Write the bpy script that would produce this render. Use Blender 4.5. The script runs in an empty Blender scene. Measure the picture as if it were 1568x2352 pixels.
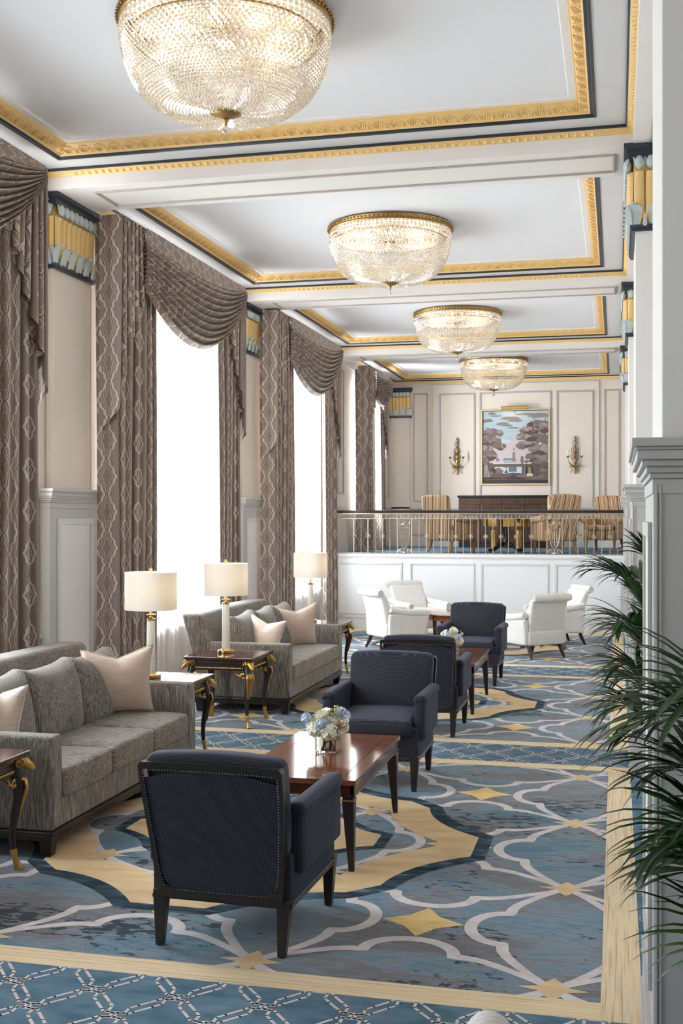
import bpy, bmesh, math, random
from mathutils import Vector, Matrix, noise as mnoise
random.seed(7)
PI = math.pi
S = bpy.context.scene
COL = S.collection

# ---------------------------------------------------------------- camera, world, exposure
cam_d = bpy.data.cameras.new('camera')
cam = bpy.data.objects.new('camera', cam_d)
COL.objects.link(cam)
cam.location = (0, 0, 1.95)
cam.rotation_euler = (PI/2, 0, math.radians(13.5622))
cam_d.sensor_width = 36.0
cam_d.lens = 2622.0*36.0/2352.0
cam_d.shift_y = 10.0/2352.0
cam_d.clip_end = 200
S.camera = cam

W = bpy.data.worlds.new('world')
S.world = W
W.use_nodes = True
bg = W.node_tree.nodes['Background']
bg.inputs[0].default_value = (1.0, 0.97, 0.94, 1)
bg.inputs[1].default_value = 0.75

S.view_settings.view_transform = 'Standard'
S.view_settings.look = 'None'
S.view_settings.gamma = 1.0
S.view_settings.exposure = 1.1
S.view_settings.use_curve_mapping = False
S.cycles.use_denoising = True
S.cycles.max_bounces = 8
S.cycles.diffuse_bounces = 5
S.cycles.glossy_bounces = 3
S.cycles.transmission_bounces = 5
S.cycles.transparent_max_bounces = 12
S.cycles.caustics_reflective = False
S.cycles.caustics_refractive = False
S.cycles.sample_clamp_indirect = 6.0
S.cycles.use_adaptive_sampling = True
S.cycles.adaptive_threshold = 0.03

WINDOWS = [(-0.3, 3.25), (4.70, 8.29), (9.72, 13.30), (14.70, 18.28), (20.50, 22.30)]   # drapery spans along the window wall
DAY = 420.0
for k, (a, b) in enumerate(WINDOWS):
    d = bpy.data.lights.new('daylight', 'AREA')
    d.shape = 'RECTANGLE'
    zb = 0.75 if b < 20 else 1.9
    d.size = (b-a)-0.3
    d.size_y = 4.5-zb
    d.energy = DAY*(b-a)/3.6*(0.22, 1.0, 1.0, 1.0, 2.2)[k]
    d.color = (0.93, 0.96, 1.0)
    o = bpy.data.objects.new('daylight', d)
    COL.objects.link(o)
    o.location = (-5.75, (a+b)/2, (zb+4.5)/2)
    o.rotation_euler = (PI/2, 0, -PI/2)
CHAND_W = 8.5
LAMP_W = 1.6

# ---------------------------------------------------------------- material helpers
def mk(name):
    m = bpy.data.materials.new(name)
    m.use_nodes = True
    return m, m.node_tree, m.node_tree.nodes['Principled BSDF']

def setp(p, **k):
    for a, v in k.items():
        i = p.inputs[a.replace('_', ' ')]
        i.default_value = v if not isinstance(v, tuple) or len(v) == 4 else (*v, 1)

def plain(name, col, rough=0.5, metal=0.0, spec=0.5, bump=0.0, bscale=40.0, **k):
    m, t, p = mk(name)
    setp(p, Base_Color=col, Roughness=rough, Metallic=metal)
    p.inputs['Specular IOR Level'].default_value = spec
    for a, v in k.items():
        setp(p, **{a: v})
    if bump:
        tc = t.nodes.new('ShaderNodeTexCoord')
        n = t.nodes.new('ShaderNodeTexNoise'); n.inputs['Scale'].default_value = bscale; n.inputs['Detail'].default_value = 4
        b = t.nodes.new('ShaderNodeBump'); b.inputs['Strength'].default_value = bump; b.inputs['Distance'].default_value = 0.01
        t.links.new(tc.outputs['Object'], n.inputs['Vector'])
        t.links.new(n.outputs['Fac'], b.inputs['Height'])
        t.links.new(b.outputs['Normal'], p.inputs['Normal'])
    return m

def nnoise(t, vec, scale=5.0, detail=4.0, rough=0.55, dist=0.0):
    n = t.nodes.new('ShaderNodeTexNoise')
    n.inputs['Scale'].default_value = scale; n.inputs['Detail'].default_value = detail
    n.inputs['Roughness'].default_value = rough; n.inputs['Distortion'].default_value = dist
    t.links.new(vec, n.inputs['Vector'])
    return n.outputs['Fac']

def ncoord(t, kind='Object', scale=(1, 1, 1), rot=(0, 0, 0), loc=(0, 0, 0)):
    tc = t.nodes.new('ShaderNodeTexCoord')
    mp = t.nodes.new('ShaderNodeMapping')
    mp.inputs['Scale'].default_value = scale
    mp.inputs['Rotation'].default_value = rot
    mp.inputs['Location'].default_value = loc
    t.links.new(tc.outputs[kind], mp.inputs['Vector'])
    return mp.outputs['Vector']

def nramp(t, fac, stops, interp='LINEAR'):
    r = t.nodes.new('ShaderNodeValToRGB')
    r.color_ramp.interpolation = interp
    e = r.color_ramp.elements
    while len(e) < len(stops):
        e.new(0.5)
    for q, (pos, c) in zip(e, stops):
        q.position = pos
        q.color = (*c, 1) if len(c) == 3 else c
    t.links.new(fac, r.inputs['Fac'])
    return r.outputs['Color']

def nmath(t, op, a, b=None, c=None):
    n = t.nodes.new('ShaderNodeMath'); n.operation = op
    for i, v in enumerate((a, b, c)):
        if v is None: continue
        if isinstance(v, (int, float)): n.inputs[i].default_value = v
        else: t.links.new(v, n.inputs[i])
    return n.outputs[0]

def nmix(t, fac, a, b):
    n = t.nodes.new('ShaderNodeMix'); n.data_type = 'RGBA'
    for key, v in ((0, fac), (6, a), (7, b)):
        if isinstance(v, (int, float)): n.inputs[key].default_value = v
        elif isinstance(v, tuple): n.inputs[key].default_value = (*v, 1) if len(v) == 3 else v
        else: t.links.new(v, n.inputs[key])
    return n.outputs[2]

def nbump(t, p, h, strength=0.3, dist=0.01):
    b = t.nodes.new('ShaderNodeBump'); b.inputs['Strength'].default_value = strength; b.inputs['Distance'].default_value = dist
    t.links.new(h, b.inputs['Height']); t.links.new(b.outputs['Normal'], p.inputs['Normal'])

def streak(name, stops, scale=(1, 1, 1), ns=5.0, detail=4.0, rough=0.8, spec=0.3, bump=0.0, kind='Object', sheen=0.0):
    m, t, p = mk(name)
    v = ncoord(t, kind, scale)
    f = nnoise(t, v, ns, detail)
    t.links.new(nramp(t, f, stops), p.inputs['Base Color'])
    setp(p, Roughness=rough)
    p.inputs['Specular IOR Level'].default_value = spec
    if sheen: p.inputs['Sheen Weight'].default_value = sheen
    if bump: nbump(t, p, f, bump, 0.004)
    return m

MAT = {}
MAT['cream'] = plain('cream_wall_paint', (0.72, 0.645, 0.575), 0.6, bump=0.03, bscale=60)
MAT['wall_white'] = plain('white_wall_paint', (0.76, 0.745, 0.725), 0.55, bump=0.03, bscale=60)
MAT['ceil'] = plain('ceiling_paint', (0.76, 0.76, 0.785), 0.7, bump=0.04, bscale=25)
MAT['ceil_cream'] = plain('ceiling_cream_paint', (0.80, 0.765, 0.74), 0.6)
MAT['grey'] = plain('grey_trim_paint', (0.50, 0.49, 0.485), 0.45, bump=0.02, bscale=50)
MAT['lgrey'] = plain('pale_grey_trim_paint', (0.66, 0.66, 0.67), 0.4)
MAT['panelline'] = plain('grey_panel_shade_and_moulding', (0.44, 0.40, 0.375), 0.5)
MAT['balwhite'] = plain('cool_white_paint', (0.78, 0.785, 0.81), 0.5)
MAT['gold'] = plain('gold_ochre_paint', (0.78, 0.53, 0.215), 0.42, spec=0.5, bump=0.06, bscale=90)
MAT['black'] = plain('charcoal_moulding_paint', (0.030, 0.034, 0.045), 0.4)
MAT['verdi'] = plain('pale_verdigris_paint', (0.50, 0.585, 0.60), 0.5, bump=0.1, bscale=60)
MAT['brass'] = plain('polished_brass', (0.83, 0.56, 0.22), 0.22, 1.0)
MAT['abrass'] = plain('antique_brass', (0.42, 0.27, 0.11), 0.38, 1.0, bump=0.15, bscale=150)
MAT['gilt'] = plain('old_gilding', (0.55, 0.33, 0.10), 0.34, 0.9, bump=0.25, bscale=120)
MAT['iron'] = plain('champagne_iron', (0.50, 0.42, 0.34), 0.38, 0.75)
MAT['darkwood'] = streak('ebonised_wood', [(0.3, (0.012, 0.009, 0.009)), (0.7, (0.03, 0.02, 0.018))], (3, 3, 14), 6, 4, 0.3, 0.5)
MAT['railwood'] = plain('dark_handrail_wood', (0.022, 0.016, 0.014), 0.25)
MAT['mahog'] = streak('polished_mahogany', [(0.25, (0.075, 0.024, 0.013)), (0.55, (0.17, 0.062, 0.031)), (0.8, (0.24, 0.095, 0.05))], (2, 14, 2), 4, 5, 0.09, 0.6)
MAT['mahog_edge'] = streak('dark_mahogany', [(0.3, (0.03, 0.011, 0.008)), (0.7, (0.075, 0.028, 0.017))], (3, 3, 12), 5, 4, 0.2, 0.5)
MAT['endtop'] = streak('brown_polished_wood', [(0.3, (0.045, 0.022, 0.017)), (0.7, (0.105, 0.05, 0.04))], (12, 2, 2), 4, 4, 0.1, 0.6)
MAT['walnut'] = streak('walnut_veneer', [(0.2, (0.02, 0.012, 0.008)), (0.5, (0.065, 0.034, 0.018)), (0.8, (0.115, 0.062, 0.03))], (5, 5, 2), 3.0, 6, 0.3, 0.5)
MAT['honeywood'] = plain('honey_wood', (0.34, 0.15, 0.045), 0.35)
MAT['porcelain'] = plain('ivory_glazed_column', (0.72, 0.695, 0.64), 0.12, spec=0.6)
MAT['pot'] = plain('dark_planter_glaze', (0.03, 0.03, 0.032), 0.35)
MAT['soil'] = plain('potting_soil', (0.03, 0.02, 0.014), 0.95)
MAT['candle'] = plain('ivory_candle_tube', (0.82, 0.78, 0.68), 0.4)
MAT['dim'] = plain('dark_fill_cutting_wall', (0.16, 0.13, 0.11), 0.5)  # kept dark so the added wall bounces little fill light
MAT['stem'] = plain('green_stems', (0.13, 0.24, 0.05), 0.5)

def m_fabric_navy():
    m, t, p = mk('navy_dotted_weave')
    tc = t.nodes.new('ShaderNodeTexCoord')
    sp = t.nodes.new('ShaderNodeSeparateXYZ'); t.links.new(tc.outputs['Object'], sp.inputs[0])
    a = nmath(t, 'ADD', nmath(t, 'MULTIPLY', sp.outputs[1], 0.9), sp.outputs[2])
    u = nmath(t, 'MULTIPLY', nmath(t, 'ADD', sp.outputs[0], a), 480.0)
    w = nmath(t, 'MULTIPLY', nmath(t, 'SUBTRACT', sp.outputs[0], a), 480.0)
    d = nmath(t, 'MULTIPLY', nmath(t, 'SINE', u), nmath(t, 'SINE', w))
    big = nnoise(t, tc.outputs['Object'], 9, 3)
    base = nramp(t, big, [(0.3, (0.009, 0.009, 0.016)), (0.7, (0.015, 0.0155, 0.027))])
    dots = nramp(t, d, [(0.35, (0, 0, 0)), (0.75, (1, 1, 1))])
    t.links.new(nmix(t, dots, base, (0.098, 0.095, 0.122)), p.inputs['Base Color'])
    setp(p, Roughness=0.7)
    p.inputs['Sheen Weight'].default_value = 0.14; p.inputs['Sheen Tint'].default_value = (0.55, 0.60, 0.95, 1)  # blue sheen tint stands in for the window sky's reflection
    p.inputs['Specular IOR Level'].default_value = 0.25
    return m
MAT['navy'] = m_fabric_navy()
MAT['navy_lit'] = plain('navy_weave_lit_copy', (0.040, 0.050, 0.092), 0.7, spec=0.25, bump=0.1, bscale=200, Sheen_Weight=0.4)  # bluer copy of the navy weave, window light put into its colour; unused

def m_sofa(name, scale):
    m, t, p = mk(name)
    f = nnoise(t, ncoord(t, 'Object', scale), 1.0, 3, 0.6)
    g = nnoise(t, ncoord(t, 'Object', (3, 3, 3)), 1.5, 3)
    c1 = nramp(t, f, [(0.30, (0.040, 0.032, 0.027)), (0.43, (0.135, 0.117, 0.101)), (0.55, (0.255, 0.230, 0.204)), (0.70, (0.49, 0.455, 0.415))])
    c2 = nramp(t, g, [(0.35, (0.82, 0.82, 0.82)), (0.65, (1.05, 1.05, 1.05))])
    mm = t.nodes.new('ShaderNodeMix'); mm.data_type = 'RGBA'; mm.blend_type = 'MULTIPLY'; mm.inputs[0].default_value = 1
    t.links.new(c1, mm.inputs[6]); t.links.new(c2, mm.inputs[7])
    t.links.new(mm.outputs[2], p.inputs['Base Color'])
    setp(p, Roughness=0.85); p.inputs['Specular IOR Level'].default_value = 0.2
    p.inputs['Sheen Weight'].default_value = 0.2
    nbump(t, p, f, 0.25, 0.004)
    return m
MAT['sofa'] = m_sofa('grey_strie_upholstery', (230, 230, 8))
MAT['sofa_seat'] = m_sofa('grey_strie_seat_upholstery', (260, 22, 60))
MAT['pillow'] = streak('blush_silk', [(0.3, (0.56, 0.425, 0.345)), (0.7, (0.70, 0.56, 0.475))], (8, 8, 160), 1.0, 3, 0.42, 0.4, 0.08, sheen=0.2)

def m_whitechair():
    m, t, p = mk('white_striped_upholstery')
    tc = t.nodes.new('ShaderNodeTexCoord')
    sp = t.nodes.new('ShaderNodeSeparateXYZ'); t.links.new(tc.outputs['Object'], sp.inputs[0])
    a = nmath(t, 'ADD', sp.outputs[0], nmath(t, 'MULTIPLY', sp.outputs[1], 0.98))
    s = nmath(t, 'SINE', nmath(t, 'MULTIPLY', a, 190.0))
    f = nnoise(t, ncoord(t, 'Object', (40, 40, 3)), 1.0, 3)
    k = nmath(t, 'MULTIPLY', nmath(t, 'ADD', nmath(t, 'MULTIPLY', s, 0.5), 0.5), f)
    t.links.new(nramp(t, k, [(0.18, (0.76, 0.745, 0.72)), (0.60, (0.64, 0.605, 0.565))]), p.inputs['Base Color'])
    setp(p, Roughness=0.8); p.inputs['Specular IOR Level'].default_value = 0.2
    return m
MAT['whitechair'] = m_whitechair()

def m_stripes():
    m, t, p = mk('tan_and_brown_stripe')
    tc = t.nodes.new('ShaderNodeTexCoord')
    sp = t.nodes.new('ShaderNodeSeparateXYZ'); t.links.new(tc.outputs['Object'], sp.inputs[0])
    a = nmath(t, 'ADD', sp.outputs[0], nmath(t, 'MULTIPLY', sp.outputs[1], 0.93))
    f = nmath(t, 'FRACT', nmath(t, 'MULTIPLY', a, 5.6))
    c = nramp(t, f, [(0.0, (0.42, 0.235, 0.11)), (0.17, (0.70, 0.57, 0.41)), (0.23, (0.10, 0.05, 0.035)), (0.33, (0.45, 0.27, 0.13)), (0.50, (0.72, 0.60, 0.44)),
                     (0.56, (0.36, 0.19, 0.085)), (0.66, (0.74, 0.62, 0.47)), (0.70, (0.30, 0.145, 0.07)), (0.78, (0.50, 0.31, 0.16)), (0.92, (0.73, 0.61, 0.45))], 'CONSTANT')
    t.links.new(c, p.inputs['Base Color'])
    setp(p, Roughness=0.8); p.inputs['Specular IOR Level'].default_value = 0.2
    return m
MAT['stripe'] = m_stripes()

def m_damask():
    m, t, p = mk('taupe_ogee_damask')
    tc = t.nodes.new('ShaderNodeTexCoord')
    sp = t.nodes.new('ShaderNodeSeparateXYZ'); t.links.new(tc.outputs['UV'], sp.inputs[0])
    U, V = sp.outputs[0], sp.outputs[1]
    jag = nnoise(t, ncoord(t, 'UV', (6, 70, 1)), 1.0, 2)
    jag2 = nnoise(t, ncoord(t, 'UV', (14, 14, 1)), 1.0, 3)
    PW, PH = 0.27, 0.33
    uu = nmath(t, 'SUBTRACT', nmath(t, 'FRACT', nmath(t, 'DIVIDE', U, PW)), 0.5)
    au = nmath(t, 'ABSOLUTE', uu)
    ph = nmath(t, 'MULTIPLY', nmath(t, 'DIVIDE', V, PH), 2*PI)
    env = nmath(t, 'ADD', nmath(t, 'MULTIPLY', nmath(t, 'COSINE', ph), 0.125), 0.225)
    ripple = nmath(t, 'MULTIPLY', nmath(t, 'COSINE', nmath(t, 'MULTIPLY', ph, 5.0)), 0.022)
    env = nmath(t, 'ADD', env, ripple)
    jj = nmath(t, 'ADD', nmath(t, 'MULTIPLY', nmath(t, 'SUBTRACT', jag, 0.5), 0.055), nmath(t, 'MULTIPLY', nmath(t, 'SUBTRACT', jag2, 0.5), 0.05))
    d = nmath(t, 'SUBTRACT', nmath(t, 'ADD', au, jj), env)
    # rings: core, inner outline, mid, second outline, gap, broad pale border, ground
    dark, mid, pale, ground = (0.178, 0.135, 0.115), (0.235, 0.181, 0.157), (0.54, 0.45, 0.385), (0.245, 0.191, 0.168)
    dn = nmath(t, 'DIVIDE', nmath(t, 'ADD', d, 0.3), 0.6)
    c = nramp(t, dn, [(0.0, mid), (0.150, pale), (0.190, mid), (0.31, pale), (0.355, dark), (0.445, pale), (0.60, dark), (0.64, ground)], 'CONSTANT')
    fine = nnoise(t, ncoord(t, 'UV', (300, 60, 1)), 1.0, 2)
    mm = t.nodes.new('ShaderNodeMix'); mm.data_type = 'RGBA'; mm.blend_type = 'MULTIPLY'; mm.inputs[0].default_value = 1
    t.links.new(c, mm.inputs[6]); t.links.new(nramp(t, fine, [(0.3, (0.88, 0.88, 0.88)), (0.7, (1.08, 1.08, 1.08))]), mm.inputs[7])
    t.links.new(mm.outputs[2], p.inputs['Base Color'])
    setp(p, Roughness=0.5); p.inputs['Specular IOR Level'].default_value = 0.35
    p.inputs['Sheen Weight'].default_value = 0.15
    return m
MAT['damask'] = m_damask()

def m_sheer():
    m, t, p = mk('white_sheer_voile')
    t.nodes.remove(p)
    out = t.nodes['Material Output']
    tr = t.nodes.new('ShaderNodeBsdfTransparent'); tr.inputs[0].default_value = (1, 1, 1, 1)
    tl = t.nodes.new('ShaderNodeBsdfTranslucent'); tl.inputs[0].default_value = (0.93, 0.94, 0.95, 1)
    df = t.nodes.new('ShaderNodeBsdfDiffuse'); df.inputs[0].default_value = (0.9, 0.9, 0.9, 1)
    a = t.nodes.new('ShaderNodeMixShader'); a.inputs[0].default_value = 0.35
    b = t.nodes.new('ShaderNodeMixShader'); b.inputs[0].default_value = 0.78
    t.links.new(tl.outputs[0], a.inputs[1]); t.links.new(df.outputs[0], a.inputs[2])
    t.links.new(tr.outputs[0], b.inputs[1]); t.links.new(a.outputs[0], b.inputs[2])
    t.links.new(b.outputs[0], out.inputs[0])
    return m
MAT['sheer'] = m_sheer()

def m_crystal():
    m, t, p = mk('cut_crystal')
    t.nodes.remove(p)
    out = t.nodes['Material Output']
    tr = t.nodes.new('ShaderNodeBsdfTransparent'); tr.inputs[0].default_value = (1.0, 0.98, 0.96, 1)
    tl = t.nodes.new('ShaderNodeBsdfTranslucent'); tl.inputs[0].default_value = (0.93, 0.92, 0.90, 1)
    gl = t.nodes.new('ShaderNodeBsdfGlossy'); gl.inputs[0].default_value = (1, 1, 1, 1); gl.inputs['Roughness'].default_value = 0.06
    f = nnoise(t, ncoord(t, 'Object', (75, 75, 75)), 1.0, 1)
    t.links.new(nramp(t, f, [(0.34, (0.62, 0.54, 0.42)), (0.45, (0.90, 0.87, 0.80)), (0.54, (0.99, 0.98, 0.97))]), tl.inputs[0])
    a = t.nodes.new('ShaderNodeMixShader'); a.inputs[0].default_value = 0.35
    b = t.nodes.new('ShaderNodeMixShader'); b.inputs[0].default_value = 0.86
    t.links.new(tl.outputs[0], a.inputs[1]); t.links.new(gl.outputs[0], a.inputs[2])
    t.links.new(tr.outputs[0], b.inputs[1]); t.links.new(a.outputs[0], b.inputs[2])
    t.links.new(b.outputs[0], out.inputs[0])
    return m
MAT['crystal'] = m_crystal()

def m_shade():
    m, t, p = mk('white_linen_shade')
    t.nodes.remove(p)
    out = t.nodes['Material Output']
    tl = t.nodes.new('ShaderNodeBsdfTranslucent'); tl.inputs[0].default_value = (0.80, 0.76, 0.68, 1)
    df = t.nodes.new('ShaderNodeBsdfDiffuse'); df.inputs[0].default_value = (0.84, 0.835, 0.82, 1)
    b = t.nodes.new('ShaderNodeMixShader'); b.inputs[0].default_value = 0.68
    t.links.new(tl.outputs[0], b.inputs[1]); t.links.new(df.outputs[0], b.inputs[2])
    t.links.new(b.outputs[0], out.inputs[0])
    return m
MAT['shade'] = m_shade()

def m_emit(name, col, s):
    m, t, p = mk(name)
    setp(p, Base_Color=(0.9, 0.85, 0.7), Roughness=0.3)
    p.inputs['Emission Color'].default_value = (*col, 1)
    p.inputs['Emission Strength'].default_value = s
    return m
MAT['bulb'] = m_emit('warm_bulb_glass', (1.0, 0.82, 0.56), 12.0)

def m_glass(name='clear_glass', ior=1.45):
    m, t, p = mk(name)
    setp(p, Base_Color=(0.97, 0.99, 0.98), Roughness=0.0, IOR=ior)
    p.inputs['Transmission Weight'].default_value = 1.0
    return m
MAT['glass'] = m_glass()
def m_pane():
    m, t, p = mk('window_pane_glass')
    t.nodes.remove(p)
    out = t.nodes['Material Output']
    tr = t.nodes.new('ShaderNodeBsdfTransparent'); tr.inputs[0].default_value = (0.97, 0.985, 0.98, 1)
    gl = t.nodes.new('ShaderNodeBsdfGlossy'); gl.inputs['Roughness'].default_value = 0.02
    b = t.nodes.new('ShaderNodeMixShader'); b.inputs[0].default_value = 0.06
    t.links.new(tr.outputs[0], b.inputs[1]); t.links.new(gl.outputs[0], b.inputs[2])
    t.links.new(b.outputs[0], out.inputs[0])
    return m
MAT['pane'] = m_pane()

def m_leaf():
    m, t, p = mk('shaded_palm_leaf_green')
    f = nnoise(t, ncoord(t, 'Object', (6, 6, 6)), 1.0, 3)
    t.links.new(nramp(t, f, [(0.3, (0.008, 0.026, 0.009)), (0.55, (0.022, 0.068, 0.015)), (0.75, (0.065, 0.145, 0.025))]), p.inputs['Base Color'])  # greens darkened to put the backlit shade into the leaf colour
    setp(p, Roughness=0.38)
    return m
MAT['leaf'] = m_leaf()
MAT['petal_w'] = streak('ivory_petals', [(0.3, (0.74, 0.76, 0.58)), (0.6, (0.86, 0.86, 0.76))], (30, 30, 30), 1, 2, 0.6, 0.3)
MAT['petal_c'] = streak('cream_rose_petals', [(0.3, (0.80, 0.62, 0.40)), (0.6, (0.88, 0.79, 0.62))], (40, 40, 40), 1, 2, 0.6, 0.3)
MAT['petal_b'] = streak('pale_blue_petals', [(0.3, (0.40, 0.50, 0.74)), (0.6, (0.68, 0.76, 0.89))], (40, 40, 40), 1, 2, 0.6, 0.3)
MAT['petal_g'] = streak('green_buds', [(0.3, (0.35, 0.38, 0.10)), (0.6, (0.60, 0.60, 0.25))], (40, 40, 40), 1, 2, 0.6, 0.3)

# carpet colours
def m_carpet_field():
    m, t, p = mk('blue_abrash_carpet')
    f1 = nnoise(t, ncoord(t, 'Object', (1.3, 2.6, 1)), 1.0, 4, 0.55)
    f2 = nnoise(t, ncoord(t, 'Object', (9, 30, 1)), 1.0, 3, 0.6)
    f = nmath(t, 'ADD', nmath(t, 'MULTIPLY', f1, 0.62), nmath(t, 'MULTIPLY', f2, 0.38))
    c = nramp(t, f, [(0.36, (0.085, 0.165, 0.226)), (0.44, (0.128, 0.210, 0.275)), (0.485, (0.183, 0.244, 0.311)), (0.52, (0.189, 0.195, 0.217)), (0.60, (0.152, 0.145, 0.159)), (0.66, (0.183, 0.189, 0.207))])
    b1 = nnoise(t, ncoord(t, 'Object', (1.25, 1.7, 1), loc=(3.3, 7.1, 0)), 1.0, 2, 0.5)
    b2 = nnoise(t, ncoord(t, 'Object', (11, 26, 1)), 1.0, 3, 0.6, 0.4)
    bl = nmath(t, 'ADD', nmath(t, 'MULTIPLY', b1, 0.75), nmath(t, 'MULTIPLY', b2, 0.7))
    mask = nramp(t, bl, [(0.845, (0, 0, 0)), (0.86, (1, 1, 1))])
    t.links.new(nmix(t, mask, c, (0.022, 0.034, 0.050)), p.inputs['Base Color'])
    setp(p, Roughness=0.95); p.inputs['Specular IOR Level'].default_value = 0.1
    p.inputs['Sheen Weight'].default_value = 0.15
    pile = nnoise(t, ncoord(t, 'Object', (160, 160, 1)), 1.0, 2)
    nbump(t, p, pile, 0.3, 0.006)
    return m
MAT['c_field'] = m_carpet_field()
MAT['c_strip'] = streak('teal_carpet_strip', [(0.35, (0.075, 0.144, 0.201)), (0.55, (0.121, 0.201, 0.270)), (0.7, (0.172, 0.236, 0.305))], (5, 9, 1), 1.0, 4, 0.95, 0.1)
MAT['c_line'] = streak('pale_mauve_carpet_line', [(0.3, (0.541, 0.496, 0.496)), (0.7, (0.721, 0.670, 0.670))], (9, 9, 1), 1.0, 4, 0.95, 0.1)
MAT['c_beige'] = streak('beige_carpet_ribbon', [(0.3, (0.592, 0.419, 0.239)), (0.7, (0.773, 0.579, 0.361))], (4, 9, 1), 1.0, 4, 0.95, 0.1)
MAT['c_yel'] = streak('yellow_carpet_diamond', [(0.3, (0.644, 0.445, 0.180)), (0.7, (0.850, 0.632, 0.309))], (9, 22, 1), 1.0, 4, 0.95, 0.1)
MAT['c_dark'] = streak('dark_navy_carpet_ribbon', [(0.42, (0.026, 0.038, 0.055)), (0.56, (0.052, 0.091, 0.122)), (0.66, (0.122, 0.206, 0.264))], (5, 14, 1), 1.0, 4, 0.95, 0.1)
MAT['c_bandx'] = streak('yellow_carpet_border', [(0.3, (0.515, 0.367, 0.213)), (0.45, (0.747, 0.586, 0.373)), (0.55, (0.824, 0.670, 0.464)), (0.66, (0.632, 0.548, 0.464)), (0.74, (0.773, 0.632, 0.431))], (1.6, 85, 1), 1.0, 3, 0.95, 0.1)
MAT['c_bandy'] = streak('yellow_carpet_edge_border', [(0.3, (0.515, 0.367, 0.213)), (0.45, (0.747, 0.586, 0.373)), (0.55, (0.824, 0.670, 0.464)), (0.66, (0.632, 0.548, 0.464)), (0.74, (0.773, 0.632, 0.431))], (85, 1.6, 1), 1.0, 3, 0.95, 0.1)

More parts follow.
